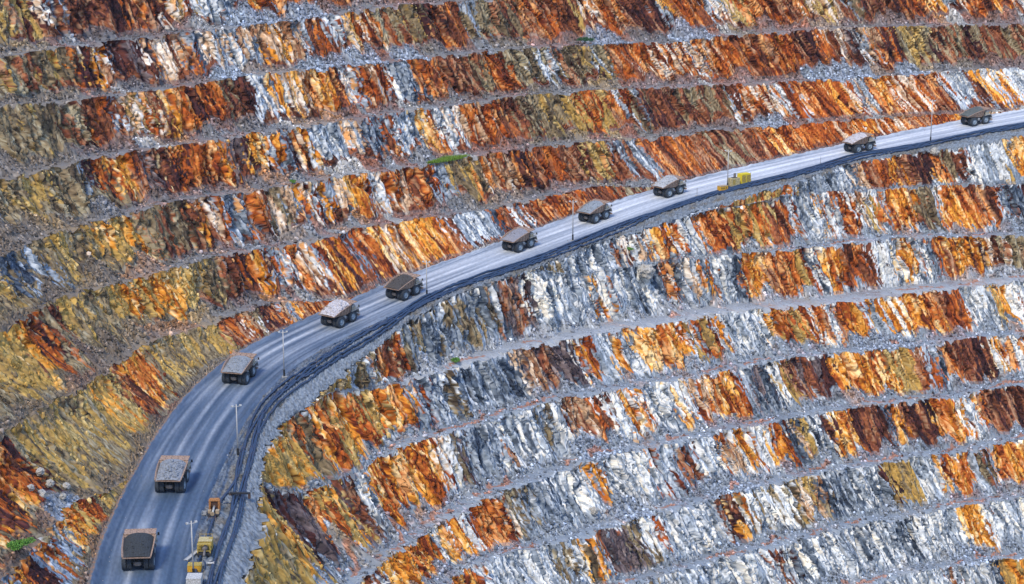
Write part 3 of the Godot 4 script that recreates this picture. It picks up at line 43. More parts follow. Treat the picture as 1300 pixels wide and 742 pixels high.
	["M1","M2",330,582,330,690,[0,0,0,0,0,0,0,0,0,0,0,0,0,0,0,0,0,0,0,0,0,0,0,0,0,0,0,0,0,0,0,0,0,0,0,0,0,0,0,0,0,0,0,0,0,0,0,0,0,0,0,0,0,0,0,0,0,0.2,0.6,1.5,2.3,3,3.5,3.9,4.2,4.5,4.9,5.4,6,6.7,7.5,7.7,7.7,7.8,8,8.2,8.4,8.5,8.5,8.4,8.2,8.1,7.9,8,8.1,8.2,8.3,8.4,8.5,8.5,8.4,8.3,8.2,8.1,8.1,8.1,8.1,8.1,8.1,8.1,8.1,8.1,8.1,8.1,8.1,8.1,8.1,8.1,8.1,8.1,8.1,8.1,8.1,8.1,8.1,8.1,8.1],[[314,"GV"],[353,"GW"],[373,"KG"],[380,"WT"],[391,"RO"],[402,"WG"],[413,"R"],[426,"YR"],[446,"RK"],[455,"G"],[463,"WG"],[467,"O"],[469,"WG"],[474,"RK"],[481,"TW"],[487,"WY"],[493,"R"],[496,"OR"],[506,"VK"],[514,"WG"],[517,"OR"],[522,"RO"],[530,"KR"],[541,"G"],[544,"DB"]]],
	["M2","M3",222,576,222,690,[0,0,0,0,0,0,0,0,0,0,0,0,0,0,0,0,0,0,0,0,0,0,0,0,0,0,0,0,0,0,0,0,0,0,0,0,0,0,0,0,0,0,0,1,2.7,3.8,4.1,4.4,4.8,5.1,5.4,5.6,5.7,5.8,6,6.2,6.5,6.2,5.8,5.2,5,5.1,5.1,5.2,5.2,5.3,5.3,5.2,5.2,5.2,5.2,5.2,5.2,5.2,5.2,5.2,5.3,5.3,5.3,5.3,5.3,5.3,5.2,5.2,5,4.9,4.8,4.7,4.6,4.4,4.4,4.3,4.3,4.3,4.3,4.3,4.3,4.3,4.3,4.3,4.3,4.3,4.3,4.3,4.3,4.3,4.3,4.3,4.3,4.3,4.3,4.3,4.3,4.3,4.3,4.3,4.3],[[225,"YV"],[251,"VG"],[264,"RK"],[277,"GV"],[297,"GV"],[317,"GV"],[322,"PK"],[336,"W"],[340,"GW"],[354,"WG"],[360,"OG"],[366,"GW"],[377,"GB"],[381,"W"],[388,"BG"],[392,"RK"],[396,"GT"],[409,"OR"],[412,"WG"],[419,"BG"],[425,"OR"],[432,"RO"],[438,"RK"],[444,"YR"],[450,"R"],[454,"WB"],[459,"RO"],[467,"KR"],[480,"W"],[489,"OW"],[497,"GW"],[505,"KR"],[512,"O"],[521,"OD"],[527,"KT"],[534,"TV"]]],
	["M3","M4",162,564,162,690,[0,0,0,0,0,0,0,0,0,0,0,0,0,0,0,0,0,0,0,0,0,0,0,0,0,0,0,0,0,0.2,0.9,2.7,5.8,7.8,8.4,8.5,8.8,9.1,9.6,10.6,10.9,9.6,8.4,7.9,7.5,7.2,7.1,7.2,7.2,7.2,7.1,7.2,7.2,7.3,7.2,7.3,7.3,7.4,7.5,7.6,7.7,7.7,7.7,7.7,7.6,7.6,7.6,7.7,7.6,7.6,7.4,7.3,7.2,7.2,7.2,7.2,7.3,7.4,7.5,7.6,7.6,7.5,7.5,7.4,7.5,7.6,7.8,7.9,8,8.1,8.2,8.2,8.2,8.2,8.2,8.2,8.2,8.2,8.2,8.2,8.2,8.2,8.2,8.2,8.2,8.2,8.2,8.2,8.2,8.2,8.2,8.2,8.2,8.2,8.2,8.2,8.2],[[145,"YV"],[185,"YO"],[209,"VR"],[218,"RO"],[227,"YR"],[234,"RO"],[245,"YR"],[257,"OR"],[270,"GB"],[274,"RK"],[277,"GB"],[285,"VG"],[289,"GB"],[309,"BG"],[315,"TP"],[325,"PK"],[339,"W"],[341,"RO"],[348,"G"],[353,"OW"],[359,"WG"],[364,"O"],[373,"OR"],[385,"W"],[388,"RY"],[399,"WO"],[405,"WG"],[421,"OW"],[425,"RY"],[439,"WR"],[449,"RK"],[456,"OR"],[466,"OG"],[476,"OW"],[482,"RO"],[496,"RK"],[506,"WG"],[511,"GW"],[519,"OY"],[526,"W"]]],
	["M4","M5",108,552,0,690,[1.2,1.6,2.2,2.8,3.4,4,4.5,5.1,5.7,6.3,6.9,7.5,8,8.6,9.2,9.8,10.4,11,11.5,12.1,12.7,13.3,13.8,14,14.1,14.5,15.7,17.4,18.7,18.4,17.1,15.1,13,12.3,11.9,11.7,11.6,11.3,11,10.7,10.5,10.3,10,9.7,9.3,8.8,8.4,8.2,8.2,8.2,8.3,8.3,8.2,8.2,8.1,8,7.9,8,8,8,7.9,7.8,7.8,7.8,7.8,7.9,8,8,7.9,7.9,7.9,7.9,7.9,7.9,7.9,7.8,7.8,7.7,7.7,7.7,7.8,7.8,7.8,7.7,7.6,7.5,7.4,7.3,7.3,7.3,7.3,7.3,7.3,7.3,7.3,7.3,7.3,7.3,7.3,7.3,7.3,7.3,7.3,7.3,7.3,7.3,7.3,7.3,7.3,7.3,7.3,7.3,7.3,7.3,7.3,7.3,7.3],[[0,"YV"],[120,"YV"],[165,"YO"],[176,"PD"],[196,"YR"],[201,"R"],[205,"YO"],[214,"KP"],[223,"GW"],[229,"RO"],[241,"OR"],[253,"RO"],[265,"WT"],[271,"VT"],[275,"PD"],[278,"GB"],[292,"KG"],[296,"GW"],[310,"VG"],[315,"WG"],[322,"TK"],[333,"KR"],[337,"W"],[343,"OW"],[350,"WR"],[356,"WG"],[365,"WO"],[374,"RT"],[384,"RO"],[395,"G"],[401,"BP"],[412,"W"],[416,"Y"],[420,"DK"],[423,"PK"],[432,"D"],[438,"OR"],[451,"RO"],[461,"YO"],[473,"RK"],[480,"BG"],[485,"KR"],[494,"DK"],[507,"OW"],[512,"WR"]]],
	["M5","M6",144,540,0,690,[8,8,8,8,8,8,8,8,8,8,8,8,8,8,8,8,8,8,8,8,8,8,8,8,8,8,8,8,8,8,8,7.9,7.8,7.7,7.5,7.3,7,6.5,6.2,6,5.9,6,6.1,6.3,6.6,6.8,7,7.2,7.3,7.4,7.5,7.6,7.7,7.9,8,8.1,8,7.9,7.8,7.6,7.6,7.6,7.7,7.8,7.8,7.7,7.6,7.6,7.7,7.7,7.8,7.9,7.9,7.9,7.8,7.7,7.6,7.6,7.6,7.6,7.5,7.3,7.2,7.3,7.4,7.4,7.3,7.3,7.3,7.3,7.3,7.3,7.3,7.3,7.3,7.3,7.3,7.3,7.3,7.3,7.3,7.3,7.3,7.3,7.3,7.3,7.3,7.3,7.3,7.3,7.3,7.3,7.3,7.3,7.3,7.3,7.3],[[92,"YO"],[169,"OW"],[187,"WK"],[200,"O"],[214,"RO"],[236,"WV"],[243,"RO"],[256,"W"],[260,"R"],[276,"VT"],[282,"GV"],[291,"GB"],[302,"GW"],[311,"W"],[316,"OW"],[320,"WG"],[327,"W"],[340,"RW"],[345,"G"],[351,"KG"],[360,"WG"],[372,"TR"],[379,"OW"],[386,"W"],[394,"RO"],[402,"B"],[408,"YT"],[412,"WB"],[422,"OD"],[428,"RO"],[436,"KD"],[449,"BD"],[452,"KO"],[459,"DK"],[470,"OR"],[482,"W"],[490,"RO"],[493,"DK"],[505,"K"]]],
	["M6","M7",186,534,0,690,[10.3,10.3,10.3,10.3,10.3,10.3,10.3,10.3,10.3,10.3,10.3,10.3,10.3,10.3,10.3,10.3,10.3,10.3,10.3,10.3,10.3,10.3,10.3,10.3,10.3,10.3,10.3,10.3,10.3,10.3,10.3,10.3,10.3,10.3,10.3,10.3,10.3,10,9.8,9.6,9.4,9.1,8.8,8.4,8,7.6,7.3,7.1,7,6.9,6.8,6.8,6.8,6.9,7,7.2,7.2,7.2,7.2,7.3,7.5,7.6,7.6,7.4,7.3,7.3,7.4,7.3,7.3,7.3,7.4,7.4,7.4,7.4,7.3,7.3,7.3,7.2,7.1,7,7.2,7.6,8,8.1,8,8,8,8,8,8,8,8,8,8,8,8,8,8,8,8,8,8,8,8,8,8,8,8,8,8,8,8,8,8,8,8,8],[[114,"OW"],[229,"OR"],[245,"WG"],[272,"WG"],[282,"GV"],[291,"VW"],[295,"O"],[300,"WG"],[303,"PK"],[313,"VP"],[322,"WG"],[326,"RW"],[329,"WG"],[356,"KD"],[362,"WO"],[367,"WV"],[377,"VW"],[391,"TY"],[401,"BV"],[407,"GB"],[423,"GW"],[434,"YD"],[442,"YV"],[450,"WG"],[460,"RO"],[475,"VG"],[480,"KG"],[487,"OR"]]],
	["M7","M8",264,516,0,690,[11.3,11.3,11.3,11.3,11.3,11.3,11.3,11.3,11.3,11.3,11.3,11.3,11.3,11.3,11.3,11.3,11.3,11.3,11.3,11.3,11.3,11.3,11.3,11.3,11.3,11.3,11.3,11.3,11.3,11.3,11.3,11.3,11.3,11.3,11.3,11.3,11.2,11,10.8,10.6,10.3,10.1,9.9,9.7,9.4,9.2,9,9,9,9,9,9,8.9,8.8,8.6,8.4,8.2,8.1,8,7.9,7.7,7.6,7.4,7.4,7.3,7.2,7.2,7.2,7.1,7,7,6.9,7,7.1,7.2,7.3,7.4,7.5,7.7,7.8,7.7,7.6,7.5,7.5,7.4,7.4,7.4,7.4,7.4,7.4,7.4,7.4,7.4,7.4,7.4,7.4,7.4,7.4,7.4,7.4,7.4,7.4,7.4,7.4,7.4,7.4,7.4,7.4,7.4,7.4,7.4,7.4,7.4,7.4,7.4,7.4,7.4],[[249,"GV"],[318,"WG"],[363,"KD"],[369,"GW"],[390,"WG"],[407,"WB"],[424,"BG"],[434,"WG"],[458,"O"],[470,"GW"]]],
	["M8","M9",348,504,0,690,[10.5,10.5,10.5,10.5,10.5,10.5,10.5,10.5,10.5,10.5,10.5,10.5,10.5,10.5,10.5,10.5,10.5,10.5,10.5,10.5,10.5,10.5,10.5,10.5,10.5,10.5,10.5,10.5,10.5,10.5,10.5,10.5,10.5,10.5,10.5,10.5,10.5,10.3,10,9.8,9.6,9.4,9.2,9,8.8,8.6,8.4,8.4,8.4,8.4,8.4,8.4,8.4,8.4,8.4,8.4,8.4,8.4,8.4,8.4,8.4,8.4,8.4,8.4,8.4,8.4,8.4,8.4,8.4,8.4,8.4,8.4,8.4,8.4,8.4,8.4,8.4,8.4,8.4,8.4,8.4,8.4,8.4,8.4,8.4,8.4,8.4,8.4,8.4,8.4,8.4,8.4,8.4,8.4,8.4,8.4,8.4,8.4,8.4,8.4,8.4,8.4,8.4,8.4,8.4,8.4,8.4,8.4,8.4,8.4,8.4,8.4,8.4,8.4,8.4,8.4,8.4],[[311,"G"],[388,"GW"],[439,"TK"],[445,"WG"],[455,"BG"],[464,"OY"]]],
]
const PIPE_LINE := [[0,15.5,1.6],[120,14.5,1.2],[129,15.0,1.2],[139,16.0,1.2],[149,16.0,1.2],[158,16.0,1.2],[168,15.0,1.2],[179,14.5,1.8],[191,13.5,1.5],[205,12.5,1.5],[210,12.5,1.2],[221,13.0,1.2],[234,14.5,2.0],[241,15.0,1.5],[246,14.5,1.2],[254,14.0,2.0],[259,14.0,1.8],[280,12.8,1.8],[298,10.0,1.5],[318,10.2,1.8],[338,12.5,1.5],[363,12.0,2.0],[388,11.2,1.8],[414,11.5,1.5],[426,10.0,1.5],[442,11.2,1.8],[458,12.2,1.8],[475,10.8,2.6],[497,7.0,2.5],[510,11.5,2.6],[528,11.2,2.6],[545,11.2,2.6],[561,12.2,2.6],[694,12.0,1.6]]
const TRUCK_AT := [[126.0,-0.5],[162.0,0.5],[225.0,-0.5],[270.0,0.5],[296.0,1.5],[347.0,-0.5],[382.0,-1.0],[417.0,-1.5],[496.0,1.0],[549.0,-2.5]]
const ROAD_HEADING := [-0.0502,-0.0502,-0.0502,-0.0502,-0.0502,-0.0502,-0.0502,-0.0502,-0.0502,-0.0502,-0.0502,-0.0502,-0.0502,-0.0502,-0.0502,-0.0503,-0.0509,-0.0529,-0.0582,-0.0676,-0.0772,-0.0781,-0.0639,-0.0376,-0.0097,0.0122,0.027,0.0364,0.0423,0.0469,0.0536,0.0663,0.0866,0.111,0.1351,0.1595,0.19,0.2319,0.284,0.3422,0.4063,0.4754,0.5401,0.5893,0.6199,0.6357,0.6423,0.6454,0.6506,0.6622,0.681,0.7026,0.7215,0.7365,0.7496,0.7613,0.7695,0.7726,0.7715,0.7682,0.7653,0.7643,0.766,0.7705,0.7767,0.7837,0.7936,0.8123,0.8442,0.8848,0.9223,0.9488,0.9678,0.9867,1.0075,1.0262,1.0393,1.0477,1.0546,1.0609,1.0659,1.0692,1.072,1.077,1.0861,1.0985,1.1106,1.1192,1.1248,1.1319,1.1461,1.1697,1.1978,1.2209,1.2322,1.231,1.22,1.2044,1.1905,1.1819,1.1781,1.177,1.1767,1.1767,1.1767,1.1767,1.1767,1.1767,1.1767,1.1767,1.1767,1.1767,1.1767,1.1767,1.1767,1.1767,1.1767]
const POLE_AT := [[232.0,10.0],[182.0,12.0],[301.0,8.0],[364.0,8.5],[436.0,8.5],[523.0,9.5],[122.0,11.0]]
const MISC := [[424.0,7.0],[449.0,5.0],[478.0,6.0],[242.0,14.5],[151.0,12.0],[133.0,12.5],[125.0,11.0],[119.0,11.5],[131.0,10.0],[161.0,15.0],[433.0,9.5],[439.0,8.0],[444.0,7.5],[239.0,14.5]]
const GRASS_AT := [[351.0,-31.0,129.3,9]]
const SHRUB_AT := [[109.0,-21.5,94.6,2.6],[425.0,-53.0,160.9,2.6],[297.0,23.0,87.8,1.6],[295.0,-37.0,130.3,1.2],[381.0,16.5,102.7,1.6]]
const BOULDER_AT := [[384.0,23.5,96.0,2.5],[137.0,-20.5,96.3,1.1],[142.0,-20.5,96.8,0.9],[135.0,-22.5,98.3,0.8],[141.0,-18.0,94.0,0.7],[146.0,-17.5,93.9,0.8],[142.0,-22.5,99.0,0.9],[310.0,63.5,48.6,1.2],[244.0,-79.0,171.4,0.6],[519.0,4.0,122.9,1.5]]
const PILE_AT := [[316.0,-74.5,173.6,9],[334.0,-72.5,173.2,6],[328.0,-62.0,161.1,7],[298.0,-64.0,160.3,5],[342.0,-60.0,160.3,8],[360.0,-57.0,158.8,5],[434.0,-49.0,157.4,7],[465.0,-46.0,157.1,8],[514.0,-29.0,143.3,14],[542.0,-26.0,142.8,5],[478.0,-19.0,128.7,5],[141.0,-21.0,97.3,9],[326.0,52.5,61.2,8],[324.0,68.5,45.0,7],[365.0,71.5,46.1,10],[465.0,58.5,69.0,12],[455.0,112.5,14.0,9]]

var rng := RandomNumberGenerator.new()
var n_rib := FastNoiseLite.new()
var n_block := FastNoiseLite.new()
var n_fine := FastNoiseLite.new()
var n_wide := FastNoiseLite.new()
var n_streak := FastNoiseLite.new()
var n_crack := FastNoiseLite.new()
var rubble: Array = [PackedFloat32Array(), PackedFloat32Array(), PackedFloat32Array()]
var corners: Array = [PackedFloat32Array(), PackedFloat32Array(), PackedFloat32Array()]
var surfaces: Array = []
var M := {}
var taken := {}

func grade(s: float, y: float, upper: bool) -> float:
	# on the wall at the near left the rock is broken into shorter pieces
	var k := clampf((270.0 - s) / 80.0, 0, 1)
	return 110.0 + (y - 110.0) * (1.0 + (.75 if upper else .4) * k)

func bed(s: float, y: float, upper: bool) -> float:
	# the beds dip along the wall: which bed comes out at a height y
	var k := .34 * smoothstep(240.0, 480.0, s) if upper else .17 * smoothstep(240.0, 400.0, s)
	return s + k * (y - 110.0)


# linear base colours of the rocks: four shades of each kind
const ROCKS := {
	"R": [Color(.36, .085, .018), Color(.5, .16, .032), Color(.15, .035, .016), Color(.58, .29, .11)],
	"O": [Color(.62, .24, .03), Color(.7, .36, .08), Color(.4, .11, .016), Color(.7, .5, .24)],
	"K": [Color(.18, .06, .032), Color(.27, .095, .04), Color(.075, .028, .02), Color(.33, .18, .1)],
	"D": [Color(.055, .022, .022), Color(.1, .034, .026), Color(.03, .017, .02), Color(.16, .06, .03)],
	"Y": [Color(.45, .28, .075), Color(.35, .22, .07), Color(.58, .42, .17), Color(.18, .115, .045)],
	"V": [Color(.19, .14, .08), Color(.25, .19, .105), Color(.105, .077, .05), Color(.31, .265, .17)],
	"G": [Color(.235, .275, .315), Color(.34, .38, .415), Color(.12, .15, .19), Color(.54, .56, .56)],
	"W": [Color(.68, .67, .62), Color(.52, .55, .56), Color(.28, .325, .37), Color(.78, .71, .58)],
	"B": [Color(.06, .08, .11), Color(.1, .13, .17), Color(.035, .045, .065), Color(.24, .27, .3)],
	"P": [Color(.12, .09, .09), Color(.17, .13, .125), Color(.07, .053, .06), Color(.25, .2, .18)],
	"T": [Color(.48, .3, .17), Color(.58, .43, .29), Color(.3, .14, .07), Color(.66, .58, .48)],
}

func arr_at(a: Array, s: float) -> float:
	var f := clampf(s / 6.0, 0.0, a.size() - 1.001)
	var i := int(f)
	var p: float = a[i]
	var q: float = a[i + 1]
	return p + (q - p) * (f - i)

func place(s: float, t: float, y: float) -> Vector3:
	var g := arr_at(FALL, s)
	return Vector3(arr_at(ROAD_X, s) + cos(g) * t, y, arr_at(ROAD_Z, s) + sin(g) * t)

func road_y(s: float) -> float:
	return arr_at(ROAD_Y, s)

func numbered(called: String) -> String:
	var k: int = taken.get(called, -1) + 1
	taken[called] = k
	return called if k == 0 else "%s_%03d" % [called, k]

func tag(o: Node3D, label: String, category: String, group := "", kind := "") -> Node3D:
	if label: o.set_meta("label", label)
	if category: o.set_meta("category", category)
	if group: o.set_meta("group", group)
	if kind: o.set_meta("kind", kind)
	return o

func thing(called: String, label: String, category: String, at: Vector3, turn := 0.0, group := "") -> Node3D:
	var o := Node3D.new()
	o.name = numbered(called)
	add_child(o)
	o.position = at
	o.rotation.y = turn
	tag(o, label, category, group)
	return o

func mesh_node(called: String, mesh: Mesh, m: Material, parent: Node3D = self) -> MeshInstance3D:
	var o := MeshInstance3D.new()
	o.mesh = mesh
	o.name = numbered(called) if parent == self else called
	o.material_override = m
	parent.add_child(o, true)
	return o

# ---------- small shapes, collected in a SurfaceTool ----------
func begin() -> SurfaceTool:
	var st := SurfaceTool.new()
	st.begin(Mesh.PRIMITIVE_TRIANGLES)
	st.set_smooth_group(-1)
	return st

func tri(st: SurfaceTool, a: Vector3, b: Vector3, c: Vector3) -> void:
	st.add_vertex(a); st.add_vertex(b); st.add_vertex(c)

func quad(st: SurfaceTool, a: Vector3, b: Vector3, c: Vector3, d: Vector3) -> void:
	tri(st, a, b, c); tri(st, a, c, d)

func hull8(st: SurfaceTool, p: Array) -> void:
	# p: four corners below (anticlockwise from above), then the four above them
	quad(st, p[4], p[7], p[6], p[5])
	quad(st, p[0], p[1], p[2], p[3])
	for i in 4:
		var j := (i + 1) % 4
		quad(st, p[i], p[i + 4], p[j + 4], p[j])

func box(st: SurfaceTool, c: Vector3, z: Vector3, turn := 0.0, taper := 1.0) -> void:
	var b := Basis(Vector3.UP, turn)
	var p := []
	for y in [-.5, .5]:
		var k: float = 1.0 if y < 0 else taper
		for q in [[-.5, -.5], [.5, -.5], [.5, .5], [-.5, .5]]:
			p.append(c + b * Vector3(q[0] * z.x * k, y * z.y, q[1] * z.z * k))
	quad(st, p[4], p[5], p[6], p[7])
	quad(st, p[3], p[2], p[1], p[0])
	for i in 4:
		var j := (i + 1) % 4
		quad(st, p[i], p[j], p[j + 4], p[i + 4])

func bar(st: SurfaceTool, a: Vector3, b: Vector3, r: float, r2 := -1.0, n := 8) -> void:
	if r2 < 0: r2 = r
	var d := (b - a).normalized()
	var x := d.cross(Vector3.UP if absf(d.y) < .9 else Vector3.RIGHT).normalized()
	var y := d.cross(x)
	for i in n:
		var p := x * cos(TAU * i / n) + y * sin(TAU * i / n)
		var q := x * cos(TAU * (i + 1) / n) + y * sin(TAU * (i + 1) / n)
		quad(st, a + p * r, b + p * r2, b + q * r2, a + q * r)
		tri(st, a, a + p * r, a + q * r)
		tri(st, b, b + q * r2, b + p * r2)

func lathe_x(st: SurfaceTool, prof: Array, n := 24) -> void:
	# prof: [x, radius] pairs turned about the x axis
	for k in prof.size() - 1:
		var u: Array = prof[k]
		var v: Array = prof[k + 1]
		for i in n:
			var a0 := TAU * i / n
			var a1 := TAU * (i + 1) / n
			quad(st, Vector3(u[0], cos(a0) * u[1], sin(a0) * u[1]), Vector3(u[0], cos(a1) * u[1], sin(a1) * u[1]), Vector3(v[0], cos(a1) * v[1], sin(a1) * v[1]), Vector3(v[0], cos(a0) * v[1], sin(a0) * v[1]))

func done(st: SurfaceTool) -> ArrayMesh:
	st.generate_normals()
	return st.commit()

func part(called: String, st: SurfaceTool, m: Material, parent: Node3D) -> MeshInstance3D:
	return mesh_node(called, done(st), m, parent)

func paint(c: Color, rough := .8, metal := 0.0, grain := .25, scale := .35) -> StandardMaterial3D:
	# weathered paint: the colour broken by a blotchy dust pattern
	var m := StandardMaterial3D.new()
	m.roughness = rough
	m.metallic = metal
	m.albedo_color = c.linear_to_srgb()
	if grain > 0:
		var nt := NoiseTexture2D.new()
		nt.width = 256; nt.height = 256; nt.seamless = true
		var fn := FastNoiseLite.new()
		fn.seed = int(c.r * 977 + c.g * 131 + c.b * 17) + 3
		fn.frequency = .022
		fn.fractal_octaves = 5
		nt.noise = fn
		var gr := Gradient.new()
		gr.set_color(0, Color(1 - grain, 1 - grain, 1 - grain))
		gr.set_color(1, Color(1, 1, 1))
		nt.color_ramp = gr
		m.albedo_texture = nt
		m.uv1_triplanar = true
		m.uv1_scale = Vector3.ONE * scale
	return m

# ---------- rock ----------
func relief(a: float, y: float) -> float:
	# how far the rock stands out of its face: ribs that follow the dip of the beds, parted by deep cracks and broken into blocks
	var wa := a + n_wide.get_noise_2d(a * .13, y * .16 + 70.0) * .8
	var r := n_rib.get_noise_2d(a * .1, y * .026) * 2.0
	var k := n_rib.get_noise_2d(wa * .2 + 300.0, y * .04)
	r -= 1.7 * exp(-k * k * 80.0)
	# some beds break into slabs, others crumble
	var broken := clampf(.85 + 1.1 * n_wide.get_noise_2d(a * .05 + 400.0, y * .045), .25, 1.5)
	r += n_block.get_noise_2d(wa * .24, y * .045) * .9
	var k2 := n_rib.get_noise_2d(wa * .55 - 120.0, y * .055)
	r += (k2 * .55 - .75 * exp(-k2 * k2 * 50.0)) * broken
	r += n_block.get_noise_2d(wa * .66 + 31.0, y * .12) * .5 * broken
	r += n_block.get_noise_2d(wa * 1.2 + 9.0, y * .25) * .38 * broken
	r += n_fine.get_noise_2d(wa * 1.5 + 50.0, y * .4) * .22 * broken
	return r

func lip_drop(s: float, e: float) -> float:
	# the crest is broken down here and there
	return -maxf(n_wide.get_noise_2d(s * .16, e * 3.1) * 1.8 + n_fine.get_noise_2d(s * .6, e * 2.0) * .5, -.15)

func terrace(T: Array, upper: bool, label: String) -> void:
	var UP_: Array = LIPS[T[0]]
	var LO_: Array = LIPS[T[1]]
	var ut: Array = UP_[0]
	var ue: Array = UP_[1]
	var lt: Array = LO_[0]
	var le: Array = LO_[1]
	var v0: float = T[2]
	var v1: float = T[3]
	var setback: Array = T[6]
	var stop_s := PackedFloat32Array()
	var stop_a := PackedStringArray()
	for q in T[7]:
		stop_s.append(q[0]); stop_a.append(q[1])
	var cols := PackedFloat32Array()
	var s: float = maxf(T[4], v0 - 60)
	var s_end: float = minf(T[5], v1 + 60)
	while s < s_end:
		cols.append(s)
		s += .34 if s >= v0 and s <= v1 else 1.2
	cols.append(s_end)
	var NF := 40
	var NL := 14
	var rows := NF + NL
	var nc := cols.size()
	var pos := PackedVector3Array()
	var col := PackedColorArray()
	pos.resize(nc * rows)
	col.resize(nc * rows)
	var seedy: float = T[0].unicode_at(1) * 13.7 + (0.0 if upper else 400.0)
	for c in nc:
		s = cols[c]
		var fine := s >= v0 and s <= v1
		var g := arr_at(FALL, s)
		var nx := cos(g)
		var nz := sin(g)
		var bx := arr_at(ROAD_X, s)
		var bz := arr_at(ROAD_Z, s)
		var ry := arr_at(ROAD_Y, s)
		var tu := arr_at(ut, s)
		var eu := arr_at(ue, s)
		var tl := arr_at(lt, s)
		var el := arr_at(le, s)
		var b := arr_at(setback, s)
		var h := maxf(eu - el, .001)
		var left := clampf((255.0 - s) / 60.0, 0, 1) if upper else clampf((250.0 - s) / 60.0, 0, 1) * .6
		var piled := false
		var fan := n_wide.get_noise_2d(s * .075, seedy)
		var fan2 := n_wide.get_noise_2d(s * .2, seedy + 50)
		var share := clampf((.1 if upper else .06) + .26 * left + ((.26 if upper else .36) + .3 * left) * fan + (.1 + .12 * left) * fan2, .015, .6 + .2 * left)
		for q in PILE_AT:
			var ds: float = (s - q[0]) / q[3]
			if absf(ds) < 1.0 and absf(q[2] - el) < 6.0 and (q[1] < 0) == upper:
				share = maxf(share, .36 * (1.0 - ds * ds) * (.75 + .6 * fan2))
				piled = true
		if b > (tl - tu) * .93: share *= .25
		var th := h * share
		var F := 1.0 - share
		var bend := 1.18 + .22 * left
		var t_end := tu + b * pow(F, bend)
		var W := maxf(tl - t_end, .001)
		var run := minf(th / .74, W * .985)
		var near_road := clampf((eu - ry) / 3.5, 0, 1) if upper else 1.0
		var near_road_low := clampf((el - ry) / 3.5, 0, 1) if upper else 1.0
		var ymid := (eu + el) * .5
		# this column's kind of loose rock
		var si := maxi(stop_s.bsearch(s) - 1, 0)
		var ca: Array = ROCKS[stop_a[si][0]]
		var scree: Color = ca[0]
		var gravel := Color(.19, .22, .25)
		if upper: gravel = Color(.15, .155, .16).lerp(Color(.15, .125, .1), left)
		if T[1] == "M3": gravel = Color(.26, .28, .3)
		if piled: gravel = Color(.19, .22, .255)
		var relief_end := 0.0
		var tilt := bed(s, 110.8, upper) - s + .34 * n_wide.get_noise_2d(s * .06, seedy + 20)
		var drop_u := lip_drop(s, eu) * minf(h / 8.0, 1.0) * near_road
		var drop_l := lip_drop(s, el) * near_road_low
		if not upper: drop_u = lip_drop(s, eu)
		for r in NF:
			var f := float(r) / (NF - 1)
			var fF := f * F
			var y := eu - h * fF + drop_u * pow(1.0 - f, 3.0)
			var a := bed(s, y, upper)
			var gy := grade(s, y, upper)
			var d := relief(a, gy)
			var amp := minf(h / 6.0, 1.0) * (1.0 - .45 * smoothstep(.75, 1.0, f)) * lerpf(near_road, near_road_low, f)
			if not upper and r == 0: amp = minf((eu - el) / 6.0, 1.0)
			d *= amp * (1.0 - .3 * left)
			if r == 0: d = lip_out(s, eu, ry, upper)
			elif r < 4: d = lerpf(lip_out(s, eu, ry, upper), d, r / 4.0)
			if r == NF - 1: relief_end = d
			var t := tu + b * pow(fF, bend) + d
			var i := c * rows + r
			pos[i] = Vector3(bx + nx * t, y + (0.0 if r == 0 or r == NF - 1 else n_fine.get_noise_2d(a * .9 + 77, y * .9) * .12), bz + nz * t)
			# colour of the bed
			var wa := a + n_wide.get_noise_2d(a * .13, gy * .16 + 70.0) * .8
			var st1 := n_streak.get_noise_2d(wa * .3, gy * .038)
			var st2 := n_streak.get_noise_2d(wa * .9 + 90, gy * .055)
			var st3 := n_crack.get_noise_2d(wa * .7 + 40, gy * .09)
			var st4 := n_fine.get_noise_2d(wa * 1.9 + 11, gy * .32)
			var sm := s + tilt * (y - ymid) + st1 * 3.6 + st3 * 1.5 + st2 * 2.2 + st4 * 1.3
			var k := maxi(stop_s.bsearch(sm) - 1, 0)
			var code: String = stop_a[k]
			var pick := code[0]
			if code.length() > 1 and st1 + .5 * st3 > .12: pick = code[1]
			# broken grey rock hides the foot of many stained patches, and caps some of them
			if not upper and f > 1.02 + .4 * n_wide.get_noise_2d(a * .22, gy * .05 + 33.0) + .12 * st2: pick = "G"
			elif not upper and f < -.08 + .28 * n_wide.get_noise_2d(a * .3 + 60.0, gy * .05) + .1 * st2 and f < .3: pick = "W"
			elif upper and f > .92 + .35 * n_wide.get_noise_2d(a * .2, gy * .05 + 33.0) + .1 * st2: pick = "V" if left > .1 else "K"
			if upper and pick == "W" and st1 + st2 > -.1: pick = "G" if s > 300.0 else "T"
			var pal: Array = ROCKS[pick]
			var mottle := clampf(.85 + 1.0 * n_wide.get_noise_2d(a * .05 + 400.0, gy * .045), .35, 1.3) * (1.0 - .35 * left)
			var v := (st2 * .9 + .45 * st3 + .3 * st4) * mottle + .35 * n_wide.get_noise_2d(wa * .12, gy * .04 + 500.0)
			var cc: Color
			if v < -.28: cc = pal[2]
			elif v < .12: cc = pal[0]
			elif v < .42: cc = pal[1]
			else: cc = pal[3]
			var bright := 1.0 + .28 * st4 + .2 * st3 + rng.randf_range(-.22, .22)
			if st2 + .5 * st4 < -.5: bright *= .6
			if f > .94: cc = cc.lerp(gravel, .5)
			col[i] = Color(cc.r * bright, cc.g * bright, cc.b * bright)
			# broken corners of rock standing out of the face
			if fine and h > 3.0 and r > 1 and rng.randf() < (.1 if s < 300.0 else .045):
				corner(pos[i], (rng.randf_range(.1, .3) if s < 300.0 else rng.randf_range(.16, .4)) + .4 * pow(rng.randf(), 6.0), cc, g)
		var lip_d := lip_out(s, el, ry, upper)
